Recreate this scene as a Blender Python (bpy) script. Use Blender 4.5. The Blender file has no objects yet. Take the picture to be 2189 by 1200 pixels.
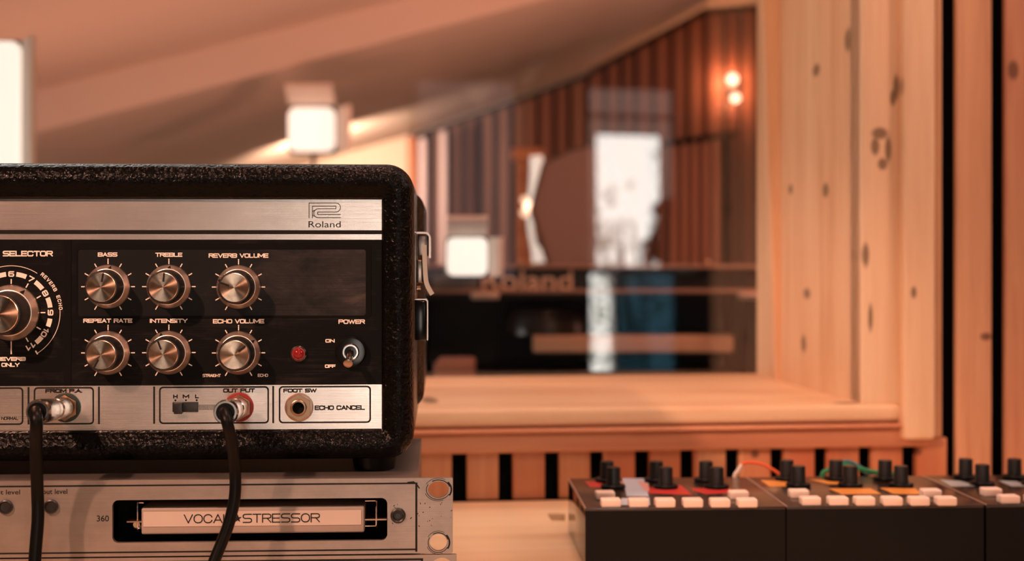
import bpy, bmesh, math, random
from mathutils import Vector, Matrix
random.seed(7)
PI = math.pi
F = 3040.0                      # focal length in pixels of the 2189 px wide frame
CAM = Vector((0, 0, 0.97))
HX, HY = 1094.5, 550.0          # principal column, horizon row

# ------------------------------------------------------------------ camera, world, lights, exposure
sc = bpy.context.scene
C = bpy.data.collections.new('studio'); sc.collection.children.link(C)
cd = bpy.data.cameras.new('camera'); cam = bpy.data.objects.new('camera', cd); C.objects.link(cam)
cam.location = CAM; cam.rotation_euler = (PI/2, 0, 0)
cd.sensor_width = 36.0; cd.lens = F/2189*36.0
cd.shift_y = (HY-600)/2189
cd.clip_start = 0.02; cd.clip_end = 60
cd.dof.use_dof = True; cd.dof.focus_distance = 0.848; cd.dof.aperture_fstop = 6.0
sc.camera = cam
sc.view_settings.view_transform = 'Standard'; sc.view_settings.look = 'None'
sc.view_settings.gamma = 1.0; sc.view_settings.use_curve_mapping = False
sc.view_settings.exposure = 0.0
w = bpy.data.worlds.new('sky'); sc.world = w; w.use_nodes = True
wb = w.node_tree.nodes['Background']; wb.inputs[0].default_value = (1.0, 0.955, 0.89, 1); wb.inputs[1].default_value = 9.5

def P0(px, py, Y): return ((px-HX)/F*Y, Y, CAM.z-(py-HY)/F*Y)
def area(name, loc, target, size, power, col, sy=None, spread=None):
    l = bpy.data.lights.new(name, 'AREA'); l.energy = power; l.color = col; l.size = size
    if sy: l.shape = 'RECTANGLE'; l.size_y = sy
    if spread: l.spread = spread
    o = bpy.data.objects.new(name, l); C.objects.link(o); o.location = loc
    o.rotation_euler = (Vector(target)-Vector(loc)).to_track_quat('-Z', 'Y').to_euler()
    return o
def spot(name, loc, target, power, col, ang, blend=0.6, r=0.03):
    l = bpy.data.lights.new(name, 'SPOT'); l.energy = power; l.color = col; l.spot_size = ang; l.spot_blend = blend; l.shadow_soft_size = r
    o = bpy.data.objects.new(name, l); C.objects.link(o); o.location = loc
    o.rotation_euler = (Vector(target)-Vector(loc)).to_track_quat('-Z', 'Y').to_euler()
    return o
WARM = (1.0, 0.475, 0.335); WARM2 = (1.0, 0.43, 0.28); AMBER = (1.0, 0.42, 0.20)
spot('key_lamp', (-0.72, -0.02, 1.62), (-0.22, 0.88, 0.97), 66, (1.0, 0.50, 0.34), math.radians(34), .5, .022)
area('ceiling_fill', (0.02, 0.86, 2.25), (0.38, 1.3, 0.95), 0.4, 12, WARM)  # unseen fill added overhead to light the window frame
area('boards_fill', (1.25, 0.45, 1.75), (0.7, 1.35, 0.95), 0.25, 6, WARM)  # added fill for the boards on the right; no desk lamp stands there
spot('knob_glint_light', (0.25, -0.28, 1.74), (-0.15, 0.85, 0.98), 14, (1.0, 0.66, 0.48), math.radians(46), .6, .02)  # added small light that makes the wedge glints on the knob caps
area('panel_gradient_light', (0.05, -0.95, 0.84), (-0.1, 0.85, 0.94), 0.22, 2.35, (1.0, 0.86, 0.75), sy=0.52)  # added light behind the camera, gives the silver panels their bright right side
area('far_ceiling_fill', (-0.75, 2.55, 0.62), (-0.55, 2.55, 2.5), 0.5, 5, WARM2)  # added out of view to brighten the far ceiling from below
spot('far_wash', (0.95, 2.15, 1.05), (-0.75, 3.2, 1.32), 60, WARM2, math.radians(64), .9, .12)  # added out of view behind the jamb to light the ceiling beam
area('far_soffit_fill', (1.0, 2.9, 0.95), (-0.1, 4.3, 1.75), 0.4, 6.5, WARM2)  # unseen fill added behind the jamb to lift the far soffit
area('keyboard_fill', (1.0, 1.78, 1.7), (0.15, 2.2, 0.92), 0.3, 13, WARM2)  # unseen fill added behind the jamb for the back of the keyboard
area('far_wall_fill', P0(672, 350, 4.35), P0(800, 320, 5.0), 0.12, 8, (1.0, 0.66, 0.48))  # added emitter that brightens the far wall beside the light panel

# ------------------------------------------------------------------ frames: a place with a turn; pixels fall on its real planes
class Frame:
    def __init__(s, o, th):
        s.o = Vector(o); s.th = th
        s.ex = Vector((math.cos(th), math.sin(th), 0)); s.ey = Vector((-math.sin(th), math.cos(th), 0))
    def loc(s, px, py, v=0.0):
        d = Vector(((px-HX)/F, 1, -(py-HY)/F))
        t = (v+(s.o-CAM).dot(s.ey))/d.dot(s.ey)
        p = CAM+d*t-s.o
        return Vector((p.dot(s.ex), v, p.z))
    def u(s, px, py=700, v=0.0): return s.loc(px, py, v).x
    def z(s, py, px=1400, v=0.0): return s.loc(px, py, v).z
def P(px, py, Y): return Vector(((px-HX)/F*Y, Y, CAM.z-(py-HY)/F*Y))

# ------------------------------------------------------------------ mesh building
class MB:
    def __init__(s): s.v = []; s.f = []; s.m = []; s.mi = 0
    def add(s, vs, fs):
        n = len(s.v); s.v += [tuple(x) for x in vs]; s.f += [tuple(i+n for i in f) for f in fs]; s.m += [s.mi]*len(fs); return s
    def box(s, x0, x1, y0, y1, z0, z1, b=0.0):
        if x0 > x1: x0, x1 = x1, x0
        if y0 > y1: y0, y1 = y1, y0
        if z0 > z1: z0, z1 = z1, z0
        if b <= 0:
            vs = [(x, y, z) for x in (x0, x1) for y in (y0, y1) for z in (z0, z1)]
            return s.add(vs, [(0,1,3,2),(4,6,7,5),(0,4,5,1),(2,3,7,6),(0,2,6,4),(1,5,7,3)])
        bm = bmesh.new(); bmesh.ops.create_cube(bm, size=1)
        for v in bm.verts: v.co = Vector(((x0+x1)/2+v.co.x*(x1-x0), (y0+y1)/2+v.co.y*(y1-y0), (z0+z1)/2+v.co.z*(z1-z0)))
        b = min(b, 0.49*min(x1-x0, y1-y0, z1-z0))
        bmesh.ops.bevel(bm, geom=bm.edges[:], offset=b, segments=3, profile=0.5, affect='EDGES')
        return s.bm(bm)
    def bm(s, bm):
        bm.verts.index_update(); vs = [v.co[:] for v in bm.verts]; fs = [[v.index for v in f.verts] for f in bm.faces]; bm.free(); return s.add(vs, fs)
    def lathe(s, prof, c=(0,0,0), n=32, axis='-y', flute=None, cap=True):
        vs = []; fs = []
        for r, h in prof:
            for k in range(n):
                a = 2*PI*k/n; rr = r
                if flute and flute[1] <= h <= flute[2] and k % 2: rr = r*(1-flute[0])
                x, y = rr*math.cos(a), rr*math.sin(a)
                if axis == '-y': q = (c[0]+x, c[1]-h, c[2]+y)
                elif axis == 'z': q = (c[0]+x, c[1]+y, c[2]+h)
                elif axis == 'y': q = (c[0]+x, c[1]+h, c[2]-y)
                else: q = (c[0]+h, c[1]+x, c[2]+y)
                vs.append(q)
        for i in range(len(prof)-1):
            for k in range(n):
                a, b = i*n+k, i*n+(k+1) % n
                fs.append((a, b, b+n, a+n))
        if cap:
            if prof[0][0] > 1e-6: fs.append(tuple(range(n))[::-1])
            if prof[-1][0] > 1e-6: fs.append(tuple(range((len(prof)-1)*n, len(prof)*n)))
        return s.add(vs, fs)
    def tube(s, pts, r, n=14, rfun=None, capped=True):
        pts = [Vector(p) for p in pts]; vs = []; fs = []
        t0 = (pts[1]-pts[0]).normalized(); up = Vector((0,0,1)) if abs(t0.z) < 0.9 else Vector((1,0,0))
        nrm = t0.cross(up).normalized()
        for i, p in enumerate(pts):
            t = (pts[min(i+1, len(pts)-1)]-pts[max(i-1, 0)]).normalized()
            nrm = (nrm-t*nrm.dot(t)).normalized(); bi = t.cross(nrm)
            rr = rfun(i/(len(pts)-1)) if rfun else r
            for k in range(n):
                a = 2*PI*k/n; vs.append(p+nrm*rr*math.cos(a)+bi*rr*math.sin(a))
        for i in range(len(pts)-1):
            for k in range(n):
                a, b = i*n+k, i*n+(k+1) % n; fs.append((a, b, b+n, a+n))
        if capped: fs += [tuple(range(n))[::-1], tuple(range((len(pts)-1)*n, len(pts)*n))]
        return s.add(vs, fs)
    def prism(s, poly, y0, y1):        # (x, z) outline, pushed from y0 to y1
        n = len(poly); vs = [(x, y0, z) for x, z in poly]+[(x, y1, z) for x, z in poly]
        fs = [tuple(range(n)), tuple(range(2*n-1, n-1, -1))]+[(i, i+n, (i+1) % n+n, (i+1) % n) for i in range(n)]
        return s.add(vs, fs)
    def loops(s, ls, close_last=False):
        n = len(ls[0]); vs = [p for l in ls for p in l]; fs = []
        for i in range(len(ls)-1):
            for k in range(n):
                a, b = i*n+k, i*n+(k+1) % n; fs.append((a, b, b+n, a+n))
        if close_last: fs.append(tuple(range((len(ls)-1)*n, len(ls)*n)))
        return s.add(vs, fs)
    def slat(s, x0, x1, z0, z1, b, v0=0.0):     # a thin face board; what holds it stands back out of sight
        s.mi = 0; s.box(x0, x1, v0, .008, z0, z1, b); s.mi = 1; i = min(.011, (x1-x0)*.4); s.box(x0+i, x1-i, .0081, .0299, z0+.002, z1-.002); s.mi = 0; return s
    def plate(s, loops, y, t=0.0):     # flat (x, z) outlines with holes; front face at y, thickness t behind it
        cu = bpy.data.curves.new('t', 'CURVE'); cu.dimensions = '2D'; cu.fill_mode = 'BOTH'; cu.extrude = t/2
        for lp in loops:
            sp = cu.splines.new('POLY'); sp.points.add(len(lp)-1); sp.use_cyclic_u = True
            for q, (x, z) in zip(sp.points, lp): q.co = (x, z, 0, 1)
        o = bpy.data.objects.new('t', cu); me = bpy.data.meshes.new_from_object(o)
        s.add([(v.co.x, y+t/2-v.co.z, v.co.y) for v in me.vertices], [tuple(p.vertices) for p in me.polygons])
        bpy.data.objects.remove(o); bpy.data.curves.remove(cu); bpy.data.meshes.remove(me); return s
    def text(s, txt, x0, x1, z0, z1, y, bold=0.0, rot=0.0, t=0.0, keep=False):   # caps box x0..x1, z0..z1
        cu = bpy.data.curves.new('t', 'FONT'); cu.body = txt; cu.size = 1; cu.offset = bold; cu.extrude = t; cu.resolution_u = 4
        o = bpy.data.objects.new('t', cu); me = bpy.data.meshes.new_from_object(o)
        xs = [v.co.x for v in me.vertices]; ys = [v.co.y for v in me.vertices]
        a0, a1, b0, b1 = min(xs), max(xs), min(ys), max(ys)
        cx, cz = (x0+x1)/2, (z0+z1)/2; cr, sr = math.cos(rot), math.sin(rot); vs = []
        for v in me.vertices:
            X = ((v.co.x-a0)/(a1-a0)-.5)*(x1-x0); Z = ((v.co.y-b0)/(b1-b0)-.5)*(z1-z0)
            vs.append((cx+X*cr+Z*sr, y-v.co.z, cz-X*sr+Z*cr))
        s.add(vs, [tuple(p.vertices) for p in me.polygons])
        bpy.data.objects.remove(o); bpy.data.curves.remove(cu); bpy.data.meshes.remove(me); return s
    def strokes(s, txt, x0, x1, z0, z1, y, wd, rot=0.0, rnd=.30, gap=.26):   # squared extended capitals drawn as strokes
        adv = []; cur = 0
        for ch in txt:
            w_ = GW.get(ch, 1.0); adv.append((cur, w_)); cur += w_+gap
        tot = cur-gap; W, H = (x1-x0)-wd, (z1-z0)-wd; cx, cz = (x0+x1)/2, (z0+z1)/2; cr, sr = math.cos(rot), math.sin(rot)
        for ch, (a, w_) in zip(txt, adv):
            if ch == ' ': continue
            for pl in glyph(ch, rnd, W*w_/tot/H):
                o = []; y -= 3e-6
                for gx, gz in pl:
                    X = ((a+gx*w_)/tot-.5)*W; Z = (gz-.5)*H; o.append((cx+X*cr+Z*sr, cz-X*sr+Z*cr))
                s.line(o, wd, y)
        return s
    def line(s, pts, wd, y):           # flat printed stroke on an x-z plane
        for (ax, az), (bx, bz) in zip(pts, pts[1:]):
            y -= 2e-6; d = Vector((bx-ax, bz-az)); L = d.length
            if L < 1e-9: continue
            d /= L; n = Vector((-d.y, d.x))*wd/2; e = d*wd*0.45
            s.add([(ax-e.x+n.x, y, az-e.y+n.y), (bx+e.x+n.x, y, bz+e.y+n.y), (bx+e.x-n.x, y, bz+e.y-n.y), (ax-e.x-n.x, y, az-e.y-n.y)], [(3, 2, 1, 0)])
        return s
    def build(s, name, mat, parent=None, loc=None, th=0.0, smooth=True, sharp=35, bevel=0):
        me = bpy.data.meshes.new(name); me.from_pydata(s.v, [], s.f)
        for mm in (mat if isinstance(mat, (list, tuple)) else [mat]): me.materials.append(mm)
        me.polygons.foreach_set('material_index', s.m)
        bm = bmesh.new(); bm.from_mesh(me); bmesh.ops.remove_doubles(bm, verts=bm.verts, dist=1e-6)
        bmesh.ops.recalc_face_normals(bm, faces=bm.faces); bm.to_mesh(me); bm.free()
        if smooth:
            me.polygons.foreach_set('use_smooth', [True]*len(me.polygons)); me.set_sharp_from_angle(angle=math.radians(sharp))
        o = bpy.data.objects.new(name, me); C.objects.link(o)
        if loc is not None: o.location = loc
        o.rotation_euler = (0, 0, th)
        if parent: o.parent = parent
        return o
GW = {'I': .06, 'M': 1.2, 'W': 1.45, '.': .06, ' ': .42, '1': .45, 'E': .92, 'F': .88, 'L': .85, 'T': .95}
def glyph(c, r, asp):
    # unit box strokes; r = corner radius in heights, asp = glyph width over height
    ry = r; rx = min(r/max(asp, .2), .5)
    def q(cx, cz, a0, a1, n=5): return [(cx+rx*math.cos(math.radians(a0+(a1-a0)*k/n)), cz+ry*math.sin(math.radians(a0+(a1-a0)*k/n))) for k in range(n+1)]
    TR = q(1-rx, 1-ry, 90, 0); BR = q(1-rx, ry, 0, -90); BL = q(rx, ry, -90, -180); TL = q(rx, 1-ry, 180, 90)
    h = .5
    ru = min(ry, .2); ux = min(rx, .3)
    def q2(cx, cz, a0, a1, n=5): return [(cx+ux*math.cos(math.radians(a0+(a1-a0)*k/n)), cz+ru*math.sin(math.radians(a0+(a1-a0)*k/n))) for k in range(n+1)]
    bowlT = [(0,1)]+q2(1-ux, 1-ru, 90, 0)+q2(1-ux, h+ru, 0, -90)+[(0,h)]
    S = [(1,1)]+q2(ux, 1-ru, 90, 180)+q2(ux, h+ru, 180, 270)+q2(1-ux, h-ru, 90, 0)+q2(1-ux, ru, 0, -90)+[(0,0)]
    D = {'A': [[(0,0),(.5,1),(1,0)],[(.2,.32),(.8,.32)]], 'B': [[(0,0),(0,1)], bowlT, [(0,h)]+q2(1-ux, h-ru, 90, 0)+q2(1-ux, ru, 0, -90)+[(0,0)]],
     'C': [q(1-rx,1-ry,20,90)+TL[::-1][::1]+BL[::-1]+q(1-rx,ry,-90,-20)], 'D': [[(0,0),(0,1)]+TR+BR+[(0,0)]], 'E': [[(1,1),(0,1),(0,0),(1,0)],[(0,h),(.9,h)]], 'F': [[(1,1),(0,1),(0,0)],[(0,.47),(.88,.47)]],
     'G': [q(1-rx,1-ry,20,90)+TL[::-1]+BL[::-1]+BR[::-1]+[(1,.45),(.55,.45)]],
     'H': [[(0,0),(0,1)],[(1,0),(1,1)],[(0,h),(1,h)]], 'I': [[(.5,0),(.5,1)]], 'L': [[(0,1),(0,0),(1,0)]], 'M': [[(0,0),(0,1),(.5,.25),(1,1),(1,0)]], 'N': [[(0,0),(0,1),(1,0),(1,1)]],
     'O': [[(h,1)]+TR+BR+BL+TL+[(h,1)]], 'P': [[(0,0),(0,1)], bowlT], 'R': [[(0,0),(0,1)], bowlT, [(.55,h),(1,0)]], 'S': [S], 'T': [[(0,1),(1,1)],[(.5,1),(.5,0)]],
     'U': [[(0,1)]+BL[::-1]+BR[::-1]+[(1,1)]], 'V': [[(0,1),(.5,0),(1,1)]], 'W': [[(0,1),(.25,0),(.5,.9),(.75,0),(1,1)]], 'Y': [[(0,1),(.5,.45),(1,1)],[(.5,.45),(.5,0)]], '.': [[(.5,0),(.5,.03)]],
     '0': [[(h,1)]+TR+BR+BL+TL+[(h,1)]], '1': [[(0,.72),(1,1),(1,0)]], '6': [[(1,1)]+q2(ux,1-ru,90,180)+q2(ux,ru,180,270)+q2(1-ux,ru,-90,0)+q2(1-ux,h+.06-ru,0,90)+[(0,h+.06)]],
     '7': [[(0,1),(1,1),(.4,0)]], '8': [q2(ux,1-ru,90,180)+q2(ux,h+ru,180,270)+q2(1-ux,h+ru,-90,0)+q2(1-ux,1-ru,0,90)+[(ux,1)], q2(ux,h-ru,90,180)+q2(ux,ru,180,270)+q2(1-ux,ru,-90,0)+q2(1-ux,h-ru,0,90)+[(ux,h)]],
     '9': [[(1,h-.06)]+q2(ux,h-.06+ru,-90,-180)+q2(ux,1-ru,180,90)+q2(1-ux,1-ru,90,0)+q2(1-ux,ru,0,-90)+[(0,0)]]}
    return D[c]
def rrect(x0, x1, z0, z1, r, n=8):
    if x0 > x1: x0, x1 = x1, x0
    if z0 > z1: z0, z1 = z1, z0
    out = []
    for cx, cz, a0 in ((x1-r, z1-r, 0), (x0+r, z1-r, PI/2), (x0+r, z0+r, PI), (x1-r, z0+r, 1.5*PI)):
        for k in range(n+1):
            a = a0+PI/2*k/n; out.append((cx+r*math.cos(a), cz+r*math.sin(a)))
    return out
def ell(cx, cz, rx, rz, n=28): return [(cx+rx*math.cos(2*PI*k/n), cz+rz*math.sin(2*PI*k/n)) for k in range(n)]
def smooth_path(pts, n=10):
    pts = [Vector(p) for p in pts]; out = []
    for i in range(len(pts)-1):
        p0, p1, p2, p3 = pts[max(i-1, 0)], pts[i], pts[i+1], pts[min(i+2, len(pts)-1)]
        for k in range(n):
            t = k/n; out.append(0.5*((2*p1)+(p2-p0)*t+(2*p0-5*p1+4*p2-p3)*t*t+(3*p1-p0-3*p2+p3)*t**3))
    return out+[pts[-1]]
def empty(name, loc, th=0.0):
    o = bpy.data.objects.new(name, None); C.objects.link(o); o.location = loc; o.rotation_euler = (0, 0, th); o.empty_display_size = 0.02; return o
def tag(o, label, cat, group=None):
    o['label'] = label; o['category'] = cat
    if group: o['group'] = group
    return o
def struct(o): o['kind'] = 'structure'; return o
def dup(o, parent=None):
    c = o.copy(); C.objects.link(c)
    if parent: c.parent = parent
    for ch in [x for x in C.objects if x.parent == o]: dup(ch, c)
    return c

# ------------------------------------------------------------------ materials
def mat(name, col=(.5,.5,.5), rough=.5, metal=0.0, spec=.5, **kw):
    m = bpy.data.materials.new(name); m.use_nodes = True
    b = m.node_tree.nodes['Principled BSDF']
    b.inputs['Base Color'].default_value = (*col, 1); b.inputs['Roughness'].default_value = rough
    b.inputs['Metallic'].default_value = metal; b.inputs['Specular IOR Level'].default_value = spec
    for k, v in kw.items(): b.inputs[k.replace('_', ' ')].default_value = v
    return m
class N:
    def __init__(s, m): s.t = m.node_tree; s.b = s.t.nodes['Principled BSDF']
    def n(s, typ, **kw):
        x = s.t.nodes.new(typ)
        for k, v in kw.items(): setattr(x, k, v)
        return x
    def l(s, a, b): s.t.links.new(a, b)
    def coord(s, scale=(1,1,1)):
        tc = s.n('ShaderNodeTexCoord'); mp = s.n('ShaderNodeMapping'); mp.inputs['Scale'].default_value = scale
        s.l(tc.outputs['Object'], mp.inputs['Vector']); return mp.outputs['Vector']
    def noise(s, vec, scale, detail=3, rough=.55, dist=0.0):
        x = s.n('ShaderNodeTexNoise'); x.inputs['Scale'].default_value = scale; x.inputs['Detail'].default_value = detail
        x.inputs['Roughness'].default_value = rough; x.inputs['Distortion'].default_value = dist; s.l(vec, x.inputs['Vector']); return x.outputs['Fac']
    def ramp(s, fac, stops):
        x = s.n('ShaderNodeValToRGB'); e = x.color_ramp.elements
        while len(e) < len(stops): e.new(0.5)
        for q, (p, c) in zip(e, stops): q.position = p; q.color = (*c, 1) if len(c) == 3 else c
        s.l(fac, x.inputs['Fac']); return x.outputs['Color']
    def mix(s, fac, a, b, mode='MIX'):
        x = s.n('ShaderNodeMix', data_type='RGBA', blend_type=mode)
        for v, i in ((fac, 0), (a, 6), (b, 7)):
            if isinstance(v, (int, float)): x.inputs[i].default_value = v
            elif isinstance(v, tuple): x.inputs[i].default_value = (*v, 1)
            else: s.l(v, x.inputs[i])
        return x.outputs[2]
    def bump(s, h, strength, dist):
        x = s.n('ShaderNodeBump'); x.inputs['Strength'].default_value = strength; x.inputs['Distance'].default_value = dist
        s.l(h, x.inputs['Height']); s.l(x.outputs['Normal'], s.b.inputs['Normal'])
    def math(s, op, a, b=0.0, c=None):
        x = s.n('ShaderNodeMath', operation=op)
        for i, v in enumerate((a, b) if c is None else (a, b, c)):
            if isinstance(v, (int, float)): x.inputs[i].default_value = v
            else: s.l(v, x.inputs[i])
        return x.outputs[0]

def wood(name, light, mid, dark, grain='z', bands=26.0, rough=.5, knots=(), plank=0.0, spec=.35):
    m = mat(name, mid, rough, spec=spec); k = N(m)
    st = {'x': (0.06, 1, 1), 'y': (1, 0.06, 1), 'z': (1, 1, 0.06)}[grain]
    v = k.coord(st)
    a = k.noise(v, bands, 4, .6, .6); f = k.noise(v, bands*7, 3, .6)
    col = k.ramp(a, [(.30, dark), (.47, mid), (.68, light)])
    col = k.mix(.25, col, k.ramp(f, [(.3, dark), (.6, light)]))
    if plank:                                       # every board of a slatted face has its own tone
        tc = k.n('ShaderNodeTexCoord'); sp = k.n('ShaderNodeSeparateXYZ'); k.l(tc.outputs['Object'], sp.inputs[0])
        fl = k.math('FLOOR', k.math('DIVIDE', sp.outputs[0], plank))
        wn = k.n('ShaderNodeTexWhiteNoise', noise_dimensions='1D'); k.l(fl, wn.inputs['W'])
        col = k.mix(k.math('MULTIPLY', wn.outputs['Value'], .85), col, (dark[0]*1.25, dark[1]*.95, dark[2]*.9))
    tc = k.n('ShaderNodeTexCoord')
    for (x, y, z, rx, ry, rz) in knots:             # oval knots at their own places on the board
        mp = k.n('ShaderNodeMapping', vector_type='POINT')
        mp.inputs['Location'].default_value = (-x/rx, -y/ry, -z/rz); mp.inputs['Scale'].default_value = (1/rx, 1/ry, 1/rz)
        k.l(tc.outputs['Object'], mp.inputs['Vector'])
        ln = k.n('ShaderNodeVectorMath', operation='LENGTH'); k.l(mp.outputs['Vector'], ln.inputs[0])
        mr = k.n('ShaderNodeMapRange', interpolation_type='SMOOTHSTEP'); k.l(ln.outputs['Value'], mr.inputs['Value'])
        mr.inputs['From Min'].default_value = .55; mr.inputs['From Max'].default_value = 1.25
        mr.inputs['To Min'].default_value = .8; mr.inputs['To Max'].default_value = 0
        col = k.mix(mr.outputs['Result'], col, tuple(c*.22 for c in dark))
    k.l(col, k.b.inputs['Base Color']); k.bump(a, .12, .002)
    return m
PINE_L, PINE_M, PINE_D = (.86,.66,.44), (.78,.54,.33), (.58,.34,.18)
RED_L, RED_M, RED_D = (.68,.35,.20), (.58,.25,.145), (.42,.17,.09)

def brushed(name, col, rough, bump=.10, dirt=.25, grain=(1.2, 1, 260), mt=.86):
    m = mat(name, col, rough, mt); k = N(m)
    h = k.noise(k.coord(grain), 9, 3, .7); d = k.noise(k.coord((1, 1, 1.6)), 38, 5, .65)
    c = k.mix(k.math('MULTIPLY', k.ramp(d, [(.38, (1,1,1)), (.62, (0,0,0))]), dirt), col, tuple(x*.55 for x in col))
    c = k.mix(.22, c, k.ramp(h, [(.3, tuple(x*.55 for x in col)), (.7, col)]))
    k.l(c, k.b.inputs['Base Color']); k.bump(h, bump, .0006)
    return m
M = {}
M['silver'] = brushed('brushed aluminium panel', (.94,.87,.81), .27, mt=.9)
M['rack'] = brushed('worn rack aluminium', (.38,.325,.29), .37, .14, .4, mt=.68)
M['chassis'] = mat('chassis metal', (.24,.21,.19), .45, .7)
M['chrome'] = mat('chrome', (.86,.80,.76), .14, 1.0)
M['latch'] = mat('dulled chrome', (.36,.28,.24), .26, 1.0)
M['bronze'] = mat('worn lever metal', (.45,.30,.22), .35, 1.0)
M['nickel'] = mat('nickel plug', (.80,.70,.62), .2, 1.0)
M['brass'] = mat('hex nut metal', (.40,.26,.17), .32, 1.0)
def leather():
    m = mat('black textured vinyl', (.0022,.0021,.002), .24, spec=.11); k = N(m)
    v = k.n('ShaderNodeTexVoronoi', feature='SMOOTH_F1'); v.inputs['Scale'].default_value = 430; v.inputs['Smoothness'].default_value = .4
    nz = k.noise(k.coord(), 240, 3, .6, 1.5)
    tcv = k.coord(); k.l(tcv, v.inputs['Vector'])
    h = k.math('ADD', k.math('MULTIPLY', v.outputs['Distance'], 1.0), k.math('MULTIPLY', nz, 1.3))
    k.bump(h, .65, .0007); return m
M['vinyl'] = leather()
def blackpanel():
    m = mat('scuffed black panel', (.008,.0078,.0075), .5, spec=.10); k = N(m)
    d = k.noise(k.coord((1, 1, 2.2)), 26, 6, .7, .8); st = k.noise(k.coord((3, 1, 200)), 8, 2)
    c = k.ramp(k.math('MULTIPLY', d, k.math('ADD', st, .5)), [(.50, (.0035,.0033,.0032)), (.74, (.018,.015,.013))])
    k.l(c, k.b.inputs['Base Color']); k.bump(st, .05, .0003); return m
M['black_panel'] = blackpanel()
def scuffed():
    m = mat('scuffed light-graded plate', (.02,.017,.015), .45, 0, spec=.2); k = N(m)
    d = k.noise(k.coord((1, 1, 1.4)), 34, 6, .72, .6); st = k.noise(k.coord((2, 1, 220)), 9, 3)
    tc = k.n('ShaderNodeTexCoord'); sp = k.n('ShaderNodeSeparateXYZ'); k.l(tc.outputs['Object'], sp.inputs[0])
    mr = k.n('ShaderNodeMapRange'); k.l(sp.outputs[0], mr.inputs['Value']); mr.inputs['From Min'].default_value = .07; mr.inputs['From Max'].default_value = .16; mr.inputs['To Min'].default_value = -.2; mr.inputs['To Max'].default_value = .06  # lighter to the right: scuffs there plus light painted into the colour
    c = k.ramp(k.math('ADD', k.math('ADD', k.math('MULTIPLY', d, .8), k.math('MULTIPLY', st, .25)), mr.outputs['Result']), [(.40, (.006,.0056,.0054)), (.60, (.026,.022,.020)), (.82, (.09,.07,.06))])
    k.l(c, k.b.inputs['Base Color']); k.bump(st, .06, .0003); return m
M['scuffed'] = scuffed()
M['black'] = mat('black plastic', (.012,.012,.012), .38)
M['rubber'] = mat('black rubber', (.0028,.0028,.0028), .38, spec=.14)
M['black_gloss'] = mat('gloss black', (.006,.006,.006), .16, spec=.3)
M['void'] = mat('dark recess', (.006,.006,.006), .9, spec=.1)
M['ink'] = mat('black ink', (.010,.010,.010), .55, spec=.2)
M['cream_ink'] = mat('cream print', (.92,.80,.70), .6, spec=.2)
M['red_ring'] = mat('red washer', (.27,.012,.010), .5)
M['green_ring'] = mat('dark green washer', (.006,.025,.018), .5)
M['cream_label'] = mat('cream label', (.56,.47,.41), .5)
M['label_bar'] = mat('pale label bar', (.36,.29,.25), .4)
def kcap():
    m = mat('spun knob cap', (.95,.70,.52), .22, 1.0, Anisotropic=.9); k = N(m)
    t = k.n('ShaderNodeTangent', direction_type='RADIAL', axis='Y'); k.l(t.outputs['Tangent'], k.b.inputs['Tangent'])
    d = k.noise(k.coord(), 300, 4, .6); k.l(k.ramp(d, [(.35, (.66,.44,.31)), (.6, (.97,.72,.54))]), k.b.inputs['Base Color']); return m
M['cap'] = kcap()
M['skirt'] = mat('satin knob skirt', (.78,.66,.58), .40, 1.0)
M['lens'] = mat('red lamp lens', (.20,.008,.008), .15, Emission_Color=(1,.03,.02,1), Emission_Strength=.06)

# ------------------------------------------------------------------ frames of the main pieces
FW = Frame((0, 1.286, 0), .12)            # the wall with the studio window
FR = Frame((-.262, .840, .8397), .05)     # tape echo
FK = Frame((-.276, .814, .7976), .05)     # rack unit (base of its faceplate)
FS = Frame((.0512, 1.0025, .75), .05)     # little synth boxes
TOP = .75

# ------------------------------------------------------------------ the room on this side
u = FW.u; z = FW.z
uL, uR = -2.0, 2.4
uJ = u(1838); zS = z(869); zT = 1.72
VG = .265                                  # depth of the glass
def jk(px, py, ry, rz):                    # knots on the face of the jamb
    d = Vector(((px-HX)/F, 1, -(py-HY)/F)); t = (uJ+(FW.o-CAM).dot(FW.ex))/d.dot(FW.ex); p = CAM+d*t-FW.o; return (uJ, p.dot(FW.ey), p.z, .05, ry, rz)
wood_v = wood('knotty pine upright', (.84,.60,.38), (.76,.48,.28), (.58,.31,.15), 'z', 24, knots=[jk(1745,150,.012,.007), jk(1765,407,.010,.008), jk(1725,628,.012,.006), jk(1814,85,.012,.012), jk(1718,735,.009,.010), jk(1690,405,.008,.006)])
def wk(px, py, rx, rz, v=-.012): p = FW.loc(px, py, v); return (p.x, 0, p.z, rx, 1, rz)
wood_c = wood('knotty pine casing', (.92,.72,.50), (.89,.66,.44), (.70,.45,.26), 'z', 20, knots=[
    wk(1886,284,.0085,.006), wk(1876,312,.0045,.009), wk(1904,318,.0035,.013), wk(1892,350,.005,.006), wk(1921,185,.003,.013), wk(1914,208,.003,.008), wk(1856,545,.0035,.012), wk(1866,680,.0025,.014), wk(1946,625,.003,.006)])
def sk_(px, py, rx, ry):
    d = Vector(((px-HX)/F, 1, -(py-HY)/F)); p = CAM+d*((zS-CAM.z)/d.z)-FW.o; return (p.dot(FW.ex), p.dot(FW.ey), zS, rx, ry, .05)
wood_h = wood('knotty pine sill', PINE_L, (.84,.62,.40), (.68,.42,.23), 'x', 22, knots=[sk_(918,856,.0085,.034), sk_(1812,862,.016,.009)])
wood_slat = wood('stained slats', (.74,.42,.23), (.64,.32,.17), RED_D, 'z', 20, plank=.0431, knots=[wk(1614,971,.0042,.0042, 0), wk(1958,965,.005,.004, 0)])
wood_red = wood('reddish pine', RED_L, RED_M, RED_D, 'x', 22)
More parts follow.
